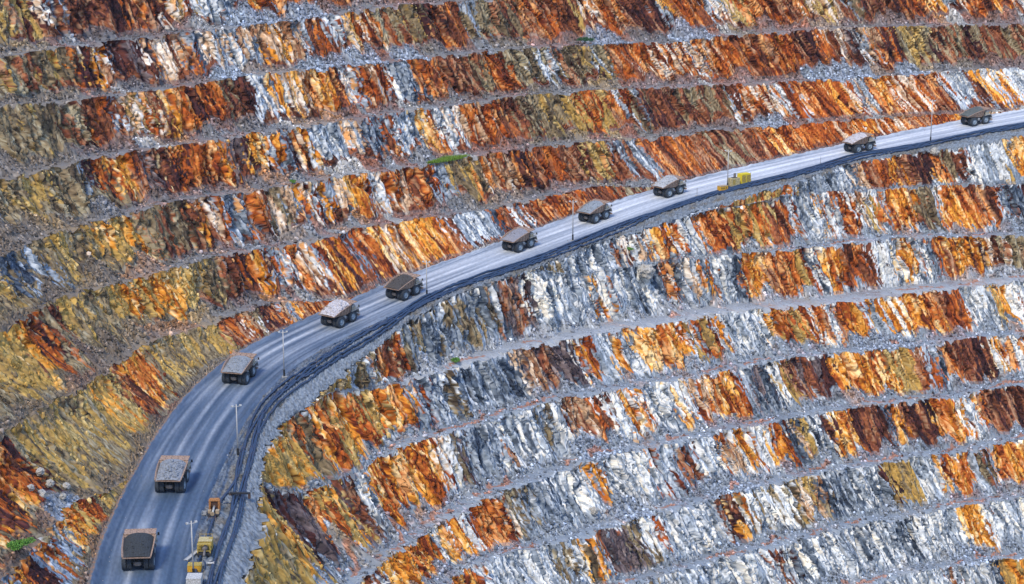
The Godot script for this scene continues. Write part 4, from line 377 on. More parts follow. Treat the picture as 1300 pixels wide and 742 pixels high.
		var warm := clampf(.1 + (.42 if upper else 0.0) + .3 * left + .55 * n_wide.get_noise_2d(s * .04 + 9, seedy), .03, .85)
		for r in NL:
			var x := float(r + 1) / NL
			x = pow(x, 1.25)
			var t := t_end + W * x
			var dist := W * x
			var fall := clampf(1.0 - dist / maxf(run, .01), 0, 1)
			var rough := n_fine.get_noise_2d(s * 1.3 + 31, t * 1.3 + seedy)
			var y := el + drop_l * smoothstep(.55, 1.0, x) + th * pow(fall, 1.15) + (0.0 if r == NL - 1 else rough * (.12 + .45 * minf(fall * 3.0, 1.0)) * minf(W, 1.0))
			# a low bank along the outer edge
			var d := lerpf(relief_end, lip_d, smoothstep(0, 1, x))
			var i := c * rows + NF + r
			pos[i] = Vector3(bx + nx * (t + d), y, bz + nz * (t + d))
			var sp := n_fine.get_noise_2d(s * 1.7 - 8, t * 2.0 + seedy)
			var patch := n_wide.get_noise_2d(s * .22 + 5, t * .45 + seedy)
			# broken rock near the toe, fine trodden gravel towards the edge
			var coarse := clampf(minf(fall * 4.0, 1.0) + patch * 2.0 - .05, 0, 1)
			var gr := gravel.lerp(gravel * 1.25, clampf(x * 1.3 - .3, 0, 1))
			var mixw := clampf(warm * (.55 + .75 * fall) + patch * .35, 0, .85) * (.15 if piled else 1.0)
			if piled: coarse = maxf(coarse, .8)
			if T[1] == "M3" and fall <= 0.0: coarse *= .25
			coarse *= 1.0 - .5 * left
			var cc := gr.lerp(scree.lerp(Color(.14, .11, .085), .45 + .4 * left), mixw)
			var bright := 1.0 + (.12 + .5 * coarse) * sp + rng.randf_range(-.1, .12) * (.5 + coarse)
			if coarse > .25 and rng.randf() < .3: bright *= rng.randf_range(1.3, 2.2) if rng.randf() < .6 else .5
			# rust-stained seepage along some floors
			if not upper and n_wide.get_noise_2d(s * .035, seedy + 90.0) > .1 and absf(x - .5 - .25 * n_wide.get_noise_2d(s * .09, seedy + 70.0)) < .09: cc = cc.lerp(Color(.33, .12, .045), .65)
			cc = Color(cc.r * bright, cc.g * bright, cc.b * bright)
			col[i] = cc
			# loose stones
			if fine and W > 1.2:
				var chance := .025 + .34 * coarse
				if share > .25: chance += .2
				if rng.randf() < chance * minf(W / 5.0, 1.2):
					var size := .16 + .3 * pow(rng.randf(), 2.5) + (.4 * rng.randf() * rng.randf() if coarse > .4 else 0.0)
					stone(pos[i], size, cc)
	surfaces.append([upper, cols, rows, pos])
	var idx := PackedInt32Array()
	idx.resize((nc - 1) * (rows - 1) * 6)
	var w := 0
	for c in nc - 1:
		var o := c * rows
		for r in rows - 1:
			var i := o + r
			idx[w] = i; idx[w + 1] = i + rows; idx[w + 2] = i + 1
			idx[w + 3] = i + 1; idx[w + 4] = i + rows; idx[w + 5] = i + rows + 1
			w += 6
	sheet("pit_terrace", pos, col, idx, nc, rows, label)

func sheet(called: String, pos: PackedVector3Array, col: PackedColorArray, idx: PackedInt32Array, nc: int, rows: int, label: String, m: Material = null) -> void:
	var nor := PackedVector3Array()
	nor.resize(pos.size())
	for c in nc:
		var c0 := maxi(c - 1, 0) * rows
		var c1 := mini(c + 1, nc - 1) * rows
		var o := c * rows
		for r in rows:
			var r0 := r - 1 if r > 0 else 0
			var r1 := r + 1 if r < rows - 1 else r
			var q := (pos[o + r1] - pos[o + r0]).cross(pos[c1 + r] - pos[c0 + r])
			nor[o + r] = q.normalized() if q.length_squared() > 1e-12 else Vector3.UP
	var a := []
	a.resize(Mesh.ARRAY_MAX)
	a[Mesh.ARRAY_VERTEX] = pos
	a[Mesh.ARRAY_NORMAL] = nor
	a[Mesh.ARRAY_COLOR] = col
	a[Mesh.ARRAY_INDEX] = idx
	var am := ArrayMesh.new()
	am.add_surface_from_arrays(Mesh.PRIMITIVE_TRIANGLES, a)
	var o := mesh_node(called, am, m if m else M.rock)
	tag(o, label, "", "", "structure")

func lip_out(s: float, e: float, ry: float, upper: bool) -> float:
	var k := clampf((e - ry) / 3.5, 0, 1) if upper else 1.0
	return relief(bed(s, e, upper), grade(s, e, upper)) * .62 * k

func stone(p: Vector3, size: float, c: Color) -> void:
	var b := Basis.from_euler(Vector3(rng.randf() * TAU, rng.randf() * TAU, rng.randf() * TAU)).scaled_local(Vector3(1, .75, .85) * size * rng.randf_range(.85, 1.2))
	var k := rng.randf_range(.7, 1.4)
	rubble[rng.randi() % 3].append_array(PackedFloat32Array([b.x.x, b.y.x, b.z.x, p.x, b.x.y, b.y.y, b.z.y, p.y + size * .3, b.x.z, b.y.z, b.z.z, p.z, c.r * k, c.g * k, c.b * k * 1.03, 1]))

func corner(p: Vector3, size: float, c: Color, g: float) -> void:
	var b := Basis(Vector3.UP, -g + rng.randf_range(-.5, .5)) * Basis.from_euler(Vector3(rng.randf_range(-.4, .4), rng.randf() * TAU, rng.randf_range(-.5, .2)))
	b = b * Basis.from_scale(Vector3(.8, rng.randf_range(1.0, 1.7), .9) * size)
	var k := rng.randf_range(.7, 1.3)
	corners[rng.randi() % 3].append_array(PackedFloat32Array([b.x.x, b.y.x, b.z.x, p.x, b.x.y, b.y.y, b.z.y, p.y, b.x.z, b.y.z, b.z.z, p.z, c.r * k, c.g * k, c.b * k, 1]))

func rock_mesh(seed_: int, sub := 0) -> ArrayMesh:
	var r := RandomNumberGenerator.new()
	r.seed = seed_
	var f := (1 + sqrt(5.0)) / 2
	var v := [Vector3(-1, f, 0), Vector3(1, f, 0), Vector3(-1, -f, 0), Vector3(1, -f, 0), Vector3(0, -1, f), Vector3(0, 1, f), Vector3(0, -1, -f), Vector3(0, 1, -f), Vector3(f, 0, -1), Vector3(f, 0, 1), Vector3(-f, 0, -1), Vector3(-f, 0, 1)]
	var t := [[0, 11, 5], [0, 5, 1], [0, 1, 7], [0, 7, 10], [0, 10, 11], [1, 5, 9], [5, 11, 4], [11, 10, 2], [10, 7, 6], [7, 1, 8], [3, 9, 4], [3, 4, 2], [3, 2, 6], [3, 6, 8], [3, 8, 9], [4, 9, 5], [2, 4, 11], [6, 2, 10], [8, 6, 7], [9, 8, 1]]
	for i in v.size(): v[i] = v[i].normalized()
	for k in sub:
		var t2 := []
		for q in t:
			var m := []
			for e in [[0, 1], [1, 2], [2, 0]]:
				v.append(((v[q[e[0]]] + v[q[e[1]]]) * .5).normalized())
				m.append(v.size() - 1)
			t2.append_array([[q[0], m[0], m[2]], [q[1], m[1], m[0]], [q[2], m[2], m[1]], m])
		t = t2
	var fn := FastNoiseLite.new()
	fn.seed = seed_
	fn.frequency = .9
	var st := begin()
	for q in t:
		var p := []
		for i in 3:
			var d: Vector3 = v[q[i]]
			p.append(d * (1.0 + .55 * fn.get_noise_3dv(d * 1.4) + .1 * fn.get_noise_3dv(d * 3.0)))
		tri(st, p[0], p[2], p[1])
	return done(st)

# ---------- road ----------
func road_height(s: float, t: float) -> float:
	var y := road_y(s)
	# windrows of graded dirt along both sides
	var l := (t + 9.3 + .35 * n_wide.get_noise_2d(s * .12, 3)) / .8
	y += .75 * exp(-l * l) * (1.0 + .5 * n_wide.get_noise_2d(s * .3, 8))
	var q := (t - 8.7 - .3 * n_wide.get_noise_2d(s * .1, 5)) / .75
	y += .5 * exp(-q * q) * clampf((420.0 - s) / 120.0, .2, 1) * (1.0 + .6 * n_wide.get_noise_2d(s * .25, 12))
	y += .05 * n_fine.get_noise_2d(s * .25, t * 1.4)
	y -= .42 * maxf(t - 13.5, 0)
	if t > 9.5: y += .3 * n_fine.get_noise_2d(s * .7, t * .7) * minf((t - 9.5) / 2.0, 1)
	return y

func build_road() -> void:
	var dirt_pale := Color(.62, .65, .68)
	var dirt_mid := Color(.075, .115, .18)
	var dirt_dark := Color(.03, .055, .1)  # darkest, bluest tone of the road dirt
	for strip in 2:
		var cols := PackedFloat32Array()
		var s := 0.0
		while s < 694:
			cols.append(s)
			s += .5 if s > 95 and s < 610 else 2.0
		var rows := 60 if strip == 0 else 34
		var nc := cols.size()
		var pos := PackedVector3Array()
		var col := PackedColorArray()
		pos.resize(nc * rows)
		col.resize(nc * rows)
		for c in nc:
			s = cols[c]
			var lip := arr_at(LIPS["M0"][0], s)
			var lip_y := arr_at(LIPS["M0"][1], s)
			for r in rows:
				var x := float(r) / (rows - 1)
				var t := lerpf(-11.0, 9.6, x) if strip == 0 else lerpf(9.6, lip, x)
				var y := road_height(s, t)
				if strip == 1 and r > rows - 5:
					var k := (r - (rows - 5)) / 4.0
					y = lerpf(y, lip_y + lip_drop(s, lip_y), k)
					t += lip_out(s, lip_y, 0, false) * k
				var i := c * rows + r
				pos[i] = place(s, t, y)
				var grain := 1.0 + .12 * n_fine.get_noise_2d(s * .5, t * 1.6) + rng.randf_range(-.05, .05)
				var cc: Color
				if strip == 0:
					# dust lies in streaks off the tyre paths; the base pales up the ramp
					var paling := smoothstep(150.0, 460.0, s) * .6 + .1 * n_wide.get_noise_2d(s * .03, 60)
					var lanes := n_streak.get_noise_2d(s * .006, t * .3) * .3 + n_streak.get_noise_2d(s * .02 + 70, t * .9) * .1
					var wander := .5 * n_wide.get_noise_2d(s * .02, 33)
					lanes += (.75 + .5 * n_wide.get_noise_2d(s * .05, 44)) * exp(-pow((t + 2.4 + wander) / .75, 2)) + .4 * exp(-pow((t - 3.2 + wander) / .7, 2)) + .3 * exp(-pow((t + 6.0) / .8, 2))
					var k := clampf(paling + lanes * (.3 + .55 * paling), 0, 1)
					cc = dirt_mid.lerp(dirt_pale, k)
					var darken := clampf(.5 - paling * 1.2 + n_streak.get_noise_2d(s * .015 + 11, t * .5) * .6 - lanes * .6, 0, 1)  # darker and bluer low on the ramp, at the edges, in streaks
					if absf(t) > 7.4: darken = maxf(darken, .5 - paling * .5 + .5 * n_streak.get_noise_2d(s * .05, t * 1.1))
					if t > 4.6: darken = maxf(darken, .3 * smoothstep(4.6, 7.0, t))
					cc = cc.lerp(dirt_dark, clampf(darken, 0, 1) * .85)
					if t < -9.4:
						var sc := n_fine.get_noise_2d(s * .9, t * 1.5 + 5)
						cc = cc.lerp(Color(.3, .16, .08) if sc > .1 else Color(.16, .15, .14), .75)
						if rng.randf() < .05 and s > 95 and s < 610: stone(pos[i], .12 + .3 * rng.randf() * rng.randf(), Color(.34, .22, .13))
				else:
					var p := n_wide.get_noise_2d(s * .14, t * .3 + 20)
					cc = Color(.14, .16, .18).lerp(Color(.125, .11, .085), clampf(.3 + p, 0, 1))
					if t < 12: cc = cc.lerp(dirt_dark, clampf((.45 + n_streak.get_noise_2d(s * .08, t) * .9) * clampf((360.0 - s) / 80.0, .1, 1), 0, .9))
					elif t > 15.5: cc = cc.lerp(Color(.175, .205, .235), clampf(.6 + p, 0, .85))
					grain = 1.0 + .5 * n_fine.get_noise_2d(s * 2.2, t * 2.4) + rng.randf_range(-.15, .2)
					if rng.randf() < .05 and s > 95 and s < 610: stone(pos[i], .1 + .22 * pow(rng.randf(), 3.0), cc)
				if strip == 0 and absf(t) > 6.8 and rng.randf() < .006 and s > 95 and s < 610: stone(pos[i], .07 + .16 * rng.randf() * rng.randf(), Color(.25, .26, .28))
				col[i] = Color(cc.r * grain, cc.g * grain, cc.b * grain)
		var idx := PackedInt32Array()
		idx.resize((nc - 1) * (rows - 1) * 6)
		var w := 0
		for c in nc - 1:
			for r in rows - 1:
				var i := c * rows + r
				idx[w] = i; idx[w + 1] = i + rows; idx[w + 2] = i + 1
				idx[w + 3] = i + 1; idx[w + 4] = i + rows; idx[w + 5] = i + rows + 1
				w += 6
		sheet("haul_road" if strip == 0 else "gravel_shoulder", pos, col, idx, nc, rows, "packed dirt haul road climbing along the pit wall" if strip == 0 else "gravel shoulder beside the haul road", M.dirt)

# ---------- pipes ----------
func pipe_at(s: float) -> Vector2:
	for i in PIPE_LINE.size() - 1:
		var a: Array = PIPE_LINE[i]
		var b: Array = PIPE_LINE[i + 1]
		if s <= b[0]:
			var k: float = (s - a[0]) / maxf(b[0] - a[0], .01)
			return Vector2(lerpf(a[1], b[1], k), lerpf(a[2], b[2], k))
	return Vector2(12, 1.5)

func build_pipes() -> void:
	var labels := ["black water pipe lying nearest to the road in the bundle", "black water pipe second from the road in the bundle", "black water pipe third from the road in the bundle", "black water pipe fourth from the road in the bundle", "black water pipe on the pit side of the bundle"]
	for j in 5:
		var pts := PackedVector3Array()
		var s := 100.0
		while s < 620:
			# smooth the line by averaging along it
			var c := Vector2.ZERO
			for k in [-8, -4, 0, 4, 8]: c += pipe_at(s + k) / 5.0
			var spread := maxf(c.y * .48, .66)
			var off := (j - 2) * spread + (.7 * sin(s * .05 + j * 2.1) + .45 * sin(s * .11 + j * 4.0)) * minf(spread, 1.0)
			if j == 0 and s < 172: off -= 2.6 * smoothstep(172, 150, s) * smoothstep(104, 128, s)
			var t := c.x + off
			var rise := .3 + .12 * (1 + sin(s * .21 + j * 1.7)) * .5
			pts.append(place(s, t, road_height(s, t) + rise))
			s += 1.5
		var st := SurfaceTool.new()
		st.begin(Mesh.PRIMITIVE_TRIANGLES)
		var n := 10
		for i in pts.size():
			var d := (pts[mini(i + 1, pts.size() - 1)] - pts[maxi(i - 1, 0)]).normalized()
			var x := d.cross(Vector3.UP).normalized()
			var y := x.cross(d)
			for k in n:
				var v := x * cos(TAU * k / n) + y * sin(TAU * k / n)
				st.set_normal(v)
				st.add_vertex(pts[i] + v * .31)
		for i in pts.size() - 1:
			for k in n:
				var a := i * n + k
				var b := i * n + (k + 1) % n
				for q in [a, b, a + n, b, b + n, a + n]: st.add_index(q)
		tag(mesh_node("water_pipe", st.commit(), M.pipe), labels[j], "pipe", "water pipes along the road")

# ---------- trucks ----------
func slab(st: SurfaceTool, p: Array, off: Vector3) -> void:
	var n := p.size()
	for i in range(1, n - 1):
		tri(st, p[0] + off, p[i] + off, p[i + 1] + off)
		tri(st, p[0], p[i + 1], p[i])
	for i in n:
		var j := (i + 1) % n
		quad(st, p[i], p[j], p[j] + off, p[i] + off)

func wheel(parent: Node3D, at: Vector3, out: float) -> void:
	var w := Node3D.new()
	w.name = "wheel"
	parent.add_child(w, true)
	w.position = at
	var R := 1.78
	var st := begin()
	st.set_smooth_group(0)
	lathe_x(st, [[-.5, .95], [-.56, 1.25], [-.53, 1.55], [-.36, R - .03], [0, R], [.36, R - .03], [.53, 1.55], [.56, 1.25], [.5, .95]], 30)
	st.set_smooth_group(-1)
	for i in 30:
		for sd in [-1, 1]:
			var b := Basis(Vector3.RIGHT, TAU * (i + .25 * sd) / 30)
			var c := Vector3(sd * .3, R + .02, 0)
			var p := []
			for y in [-.06, .06]:
				for q in [[-.22, -.09], [.22, -.09], [.22, .09], [-.22, .09]]:
					p.append(b * (c + Vector3(q[0], y, q[1])))
			quad(st, p[4], p[5], p[6], p[7])
			for e in 4:
				var f := (e + 1) % 4
				quad(st, p[e], p[f], p[f + 4], p[e + 4])
	part("tyre", st, M.tyre, w)
	st = begin()
	st.set_smooth_group(0)
	var o := out
	lathe_x(st, [[.5 * o, .97], [.42 * o, .9], [.3 * o, .82], [.22 * o, .6], [.3 * o, .52], [.44 * o, .46], [.47 * o, .3], [.47 * o, .01]], 24)
	st.set_smooth_group(-1)
	for i in 12:
		var a := TAU * i / 12
		bar(st, Vector3(.2 * o, cos(a) * .7, sin(a) * .7), Vector3(.31 * o, cos(a) * .7, sin(a) * .7), .05, .05, 6)
	part("rim", st, M.rim, w)

func make_truck() -> Node3D:
	# faces -z, stands on y = 0, origin between the axles
	var t := thing("haul_truck", "", "haul truck", Vector3.ZERO)
	var st := begin()
	# tub: two flared sides, sloping floor, front wall
	for k in [-1, 1]:
		var lo: Array = [Vector3(3.05 * k, 4.05, 5.55), Vector3(3.0 * k, 3.55, 2.2), Vector3(2.9 * k, 3.25, -1.0), Vector3(2.9 * k, 3.9, -2.05)]
		var hi: Array = [Vector3(3.25 * k, 4.3, 5.6), Vector3(3.55 * k, 5.25, 2.6), Vector3(3.65 * k, 5.85, -.4), Vector3(3.65 * k, 6.0, -2.1)]
		var off := Vector3(-.16 * k, 0, 0)
		for i in 3:
			var p := [lo[i], hi[i], hi[i + 1], lo[i + 1]]
			if k > 0: p.reverse()
			slab(st, p, off)
	slab(st, [Vector3(-3.05, 4.0, 5.6), Vector3(3.05, 4.0, 5.6), Vector3(2.9, 3.1, -1.0), Vector3(-2.9, 3.1, -1.0)], Vector3(0, .2, 0))
	slab(st, [Vector3(-2.9, 3.1, -1.0), Vector3(2.9, 3.1, -1.0), Vector3(3.6, 6.0, -2.2), Vector3(-3.6, 6.0, -2.2)], Vector3(0, .1, .2))
	# tail lip
	slab(st, [Vector3(-3.25, 3.95, 5.5), Vector3(3.25, 3.95, 5.5), Vector3(3.25, 4.08, 5.95), Vector3(-3.25, 4.08, 5.95)], Vector3(0, .24, 0))
	var body := part("dump_body", st, M.body, t)
	st = begin()
	slab(st, [Vector3(-3.7, 6.02, -2.0), Vector3(-3.7, 6.12, -4.7), Vector3(3.7, 6.12, -4.7), Vector3(3.7, 6.02, -2.0)], Vector3(0, .16, 0))
	box(st, Vector3(0, 6.3, -2.15), Vector3(7.4, .28, .3))
	for x in [-2.4, -.8, .8, 2.4]: box(st, Vector3(x, 6.28, -3.4), Vector3(.2, .16, 2.5))
	box(st, Vector3(0, 6.24, -4.65), Vector3(7.4, .26, .2))
	part("canopy", st, M.body, body)
	for k in [-1, 1]:
		for z in [4.1, 2.6, 1.1, -.4, -1.6]:
			st = begin()
			var low: float = lerpf(3.35, 3.95, clampf((z + 1) / 6.5, 0, 1))
			var top: float = 5.95 if z < -1 else lerpf(5.75, 4.4, clampf((z + .4) / 6.0, 0, 1))
			var xo: float = lerpf(3.62, 3.28, clampf((z + .4) / 6.0, 0, 1))
			var bx_ := [Vector3(3.0 * k, low, z - .12), Vector3(3.0 * k, low, z + .12), Vector3((xo + .1) * k, top - .1, z + .12), Vector3((xo + .1) * k, top - .1, z - .12)]
			if k < 0: bx_.reverse()
			slab(st, bx_, Vector3(.12 * k, 0, 0))
			part("side_rib", st, M.body, body)
		st = begin()
		bar(st, Vector3(3.72 * k, 6.02, -2.1), Vector3(3.7 * k, 5.88, -.4), .13)
		bar(st, Vector3(3.7 * k, 5.88, -.4), Vector3(3.6 * k, 5.28, 2.6), .13)
		bar(st, Vector3(3.6 * k, 5.28, 2.6), Vector3(3.28 * k, 4.32, 5.6), .13)
		part("top_rail", st, M.body, body)
	# chassis
	st = begin()
	for k in [-1, 1]:
		box(st, Vector3(.85 * k, 2.0, -.4), Vector3(.5, .8, 9.0))
		slab(st, [Vector3(.6 * k, 2.4, 4.0), Vector3(.6 * k, 3.7, 4.6), Vector3(.6 * k, 3.7, 4.0), Vector3(.6 * k, 2.4, 3.0)], Vector3(.3 * k, 0, 0))
	for z in [-4.4, -1.5, 1.2, 3.9]: box(st, Vector3(0, 2.0, z), Vector3(2.2, .5, .5))
	part("chassis", st, M.frame, t)
	st = begin()
	st.set_smooth_group(0)
	lathe_x(st, [[-2.6, .01], [-2.6, .5], [-.9, .55], [-.6, .95], [.6, .95], [.9, .55], [2.6, .5], [2.6, .01]], 18)
	for i in 1: pass
	var ax := part("rear_axle", st, M.frame, t)
	ax.position = Vector3(0, 1.78, 2.95)
	st = begin()
	box(st, Vector3(0, 2.1, 4.6), Vector3(1.7, .8, .2))
	box(st, Vector3(0, 1.75, 4.45), Vector3(1.1, .5, .35))
	for k in [-1, 1]: box(st, Vector3(.65 * k, 2.15, 4.72), Vector3(.16, .7, .06))
	part("axle_guard", st, M.guard, t)
	for k in [-1, 1]:
		st = begin()
		bar(st, Vector3(1.25 * k, 1.7, 3.6), Vector3(1.05 * k, 3.5, 3.3), .24)
		part("rear_strut", st, M.frame, t)
		st = begin()
		bar(st, Vector3(1.7 * k, 1.6, -2.95), Vector3(1.5 * k, 3.5, -2.8), .3)
		part("front_strut", st, M.frame, t)
		st = begin()
		bar(st, Vector3(.75 * k, 1.7, .5), Vector3(1.1 * k, 3.4, 1.6), .22)
		part("hoist_cylinder", st, M.guard, t)
		wheel(t, Vector3(2.75 * k, 1.78, -2.95), k)
		wheel(t, Vector3(3.15 * k, 1.78, 2.95), k)
		wheel(t, Vector3(1.95 * k, 1.78, 2.95), k)
		# front deck over the wheel, tanks
		st = begin()
		box(st, Vector3(2.45 * k, 3.72, -3.75), Vector3(2.3, .16, 3.2))
		slab(st, [Vector3(1.5 * k, 3.6, -5.4), Vector3(3.6 * k, 3.6, -5.4), Vector3(3.6 * k, 2.2, -5.75), Vector3(1.5 * k, 2.2, -5.75)] if k > 0 else [Vector3(3.6 * k, 3.6, -5.4), Vector3(1.5 * k, 3.6, -5.4), Vector3(1.5 * k, 2.2, -5.75), Vector3(3.6 * k, 2.2, -5.75)], Vector3(0, 0, .14))
		part("deck", st, M.deck, t)
		st = begin()
		st.set_smooth_group(0)
		lathe_x(st, [[-.75, .01], [-.75, .62], [.75, .62], [.75, .01]], 16)
		var tk := part("fuel_tank" if k < 0 else "hydraulic_tank", st, M.deck, t)
		tk.position = Vector3(1.95 * k, 2.35, .15)
		st = begin()
		for z in [-5.2, -4.3, -3.4, -2.5]: bar(st, Vector3(3.5 * k, 3.8, z), Vector3(3.5 * k, 4.85, z), .04, .04, 6)
		for y in [4.35, 4.85]: bar(st, Vector3(3.5 * k, y, -5.2), Vector3(3.5 * k, y, -2.5), .04, .04, 6)
		part("handrail", st, M.rail, t)
		st = begin()
		for x in [2.2, 2.75]: bar(st, Vector3(x * k, .7, -5.75), Vector3(x * k, 3.7, -5.5), .05, .05, 6)
		for i in 8: bar(st, Vector3(2.2 * k, .8 + .38 * i, -5.74 + .03 * i), Vector3(2.75 * k, .8 + .38 * i, -5.74 + .03 * i), .04, .04, 6)
		part("ladder", st, M.rail, t)
		for x in [1.2, 1.75]:
			st = begin()
			box(st, Vector3(x * k, 2.0, -5.9), Vector3(.4, .28, .12))
			part("headlight", st, M.lens, t)
	st = begin()
	box(st, Vector3(0, 2.75, -5.5), Vector3(2.6, 2.0, .5))
	for i in 7: box(st, Vector3(0, 1.95 + .26 * i, -5.78), Vector3(2.4, .08, .08))
	part("radiator", st, M.frame, t)
	st = begin()
	box(st, Vector3(0, 1.5, -5.75), Vector3(6.6, .5, .6))
	part("bumper", st, M.body, t)
	st = begin()
	box(st, Vector3(0, 3.0, -3.6), Vector3(2.4, 1.5, 3.2))
	part("engine_hood", st, M.frame, t)
	st = begin()
	box(st, Vector3(-2.2, 4.9, -3.75), Vector3(1.9, 2.1, 1.9), 0, .95)
	var cab := part("cab", st, M.deck, t)
	for q in [[Vector3(-2.2, 5.1, -4.72), Vector3(1.6, 1.1, .04)], [Vector3(-2.2, 5.1, -2.8), Vector3(1.3, .9, .04)], [Vector3(-3.16, 5.1, -3.75), Vector3(.04, 1.1, 1.5)], [Vector3(-1.24, 5.1, -3.75), Vector3(.04, 1.1, 1.5)]]:
		st = begin()
		box(st, q[0], q[1])
		part("window", st, M.glass, cab)
	st = begin()
	box(st, Vector3(2.3, 4.55, -3.6), Vector3(1.7, 1.5, 1.6), 0, .94)
	part("retarder_grid", st, M.deck, t)
	for k in [-1, 1]:
		st = begin()
		bar(st, Vector3(3.3 * k, 4.0, -5.1), Vector3(3.95 * k, 4.6, -5.1), .05, .05, 6)
		box(st, Vector3(4.0 * k, 4.75, -5.1), Vector3(.45, .75, .1))
		part("mirror", st, M.frame, t)
	return t

func heap_shape(seed_: int, lumpy: float, crown: float) -> ArrayMesh:
	var r := RandomNumberGenerator.new()
	r.seed = seed_
	var fn := FastNoiseLite.new()
	fn.seed = seed_
	fn.frequency = .5
	var st := begin()
	var nx := 22
	var nz := 30
	var g := []
	for i in nx + 1:
		var row := []
		for j in nz + 1:
			var u := float(i) / nx * 2 - 1
			var v := float(j) / nz
			var z := lerpf(-2.0, 5.6, v)
			var half := lerpf(3.45, 3.05, v)
			var base := lerpf(5.55, 4.2, v)
			if v > .75: base = lerpf(lerpf(5.55, 4.2, .75), 4.22, (v - .75) * 4)
			var hump := (crown + .7) * (1.0 - pow(absf(u), 2.6)) * pow(sin(PI * clampf(v * .72 + .26, 0, 1)), .7)
			var d := fn.get_noise_2d(u * 9.0 + z, z * 3.0) * .28 * lumpy + r.randf_range(-.09, .09) * (.5 + lumpy)
			var edge := minf(1.0 - absf(u), minf(v, 1 - v)) * 6.0
			row.append(Vector3(u * half, base + hump + d * clampf(edge, 0, 1), z))
		g.append(row)
	for i in nx:
		for j in nz:
			quad(st, g[i][j], g[i + 1][j], g[i + 1][j + 1], g[i][j + 1])
	st.generate_normals()
	for k in int(90 * lumpy):
		var p: Vector3 = g[r.randi_range(2, nx - 2)][r.randi_range(2, nz - 2)]
		var sz := r.randf_range(.12, .42) * (.6 + .5 * lumpy)
		st.append_from(rock_mesh(r.randi() % 5 + 1), 0, Transform3D(Basis.from_euler(Vector3(r.randf() * 6, r.randf() * 6, r.randf() * 6)).scaled(Vector3.ONE * sz), p))
	return st.commit()

func build_trucks() -> void:
	var proto := make_truck()
	var loads := [
		[Color(.05, .06, .07), .25, .75, "loaded haul truck lowest on the ramp, carrying fine black ore"],
		[Color(.36, .4, .46), 1.0, .7, "haul truck with lumpy grey ore beside the orange pump, second lowest on the ramp"],
		[Color(.36, .4, .45), .5, .55, "haul truck with level grey load entering the bend beside the tall light pole"],
		[Color(.82, .79, .82), 1.5, 1.0, "haul truck heaped with big pale rocks just past the bend"],
		[Color(.1, .09, .085), .3, .8, "haul truck with a smooth dark brown load behind a light pole"],
		[Color(.4, .4, .45), .4, .7, "haul truck with a smooth grey load, sixth truck up the ramp"],
		[Color(.38, .43, .48), .5, .75, "haul truck with blue-grey gravel load beside a light pole mid ramp"],
		[Color(.62, .65, .68), 1.0, .9, "haul truck with pale grey rocky load just below the yellow boxes"],
		[Color(.8, .76, .78), .8, 1.0, "haul truck with whitish pink load, last but one up the ramp"],
		[Color(.15, .17, .165), .3, .95, "haul truck with dark green-grey load at the top end of the ramp"]]
	var fleet: Array[Node3D] = [proto]
	while fleet.size() < TRUCK_AT.size():
		var copy: Node3D = proto.duplicate()
		copy.name = numbered("haul_truck")
		add_child(copy)
		fleet.append(copy)
	for i in TRUCK_AT.size():
		var t := fleet[i]
		var s: float = TRUCK_AT[i][0]
		var hd := arr_at(ROAD_HEADING, s)
		# the marked spot is under the rear axle
		var rear := place(s, TRUCK_AT[i][1], road_y(s))
		var f := Vector3(sin(hd), .1, -cos(hd)).normalized()
		var right := f.cross(Vector3.UP).normalized()
		t.basis = Basis(right, right.cross(f), -f).scaled_local(Vector3.ONE * .88)
		t.position = rear + f * 2.6 + Vector3(0, .03, 0)
		tag(t, loads[i][3], "haul truck", "loaded haul trucks climbing the ramp")
		var ore := mesh_node("ore_load", heap_shape(40 + i, loads[i][1], loads[i][2]), paint(loads[i][0], .95, 0, .45, .5), t)
		ore.set_meta("kind", "stuff")

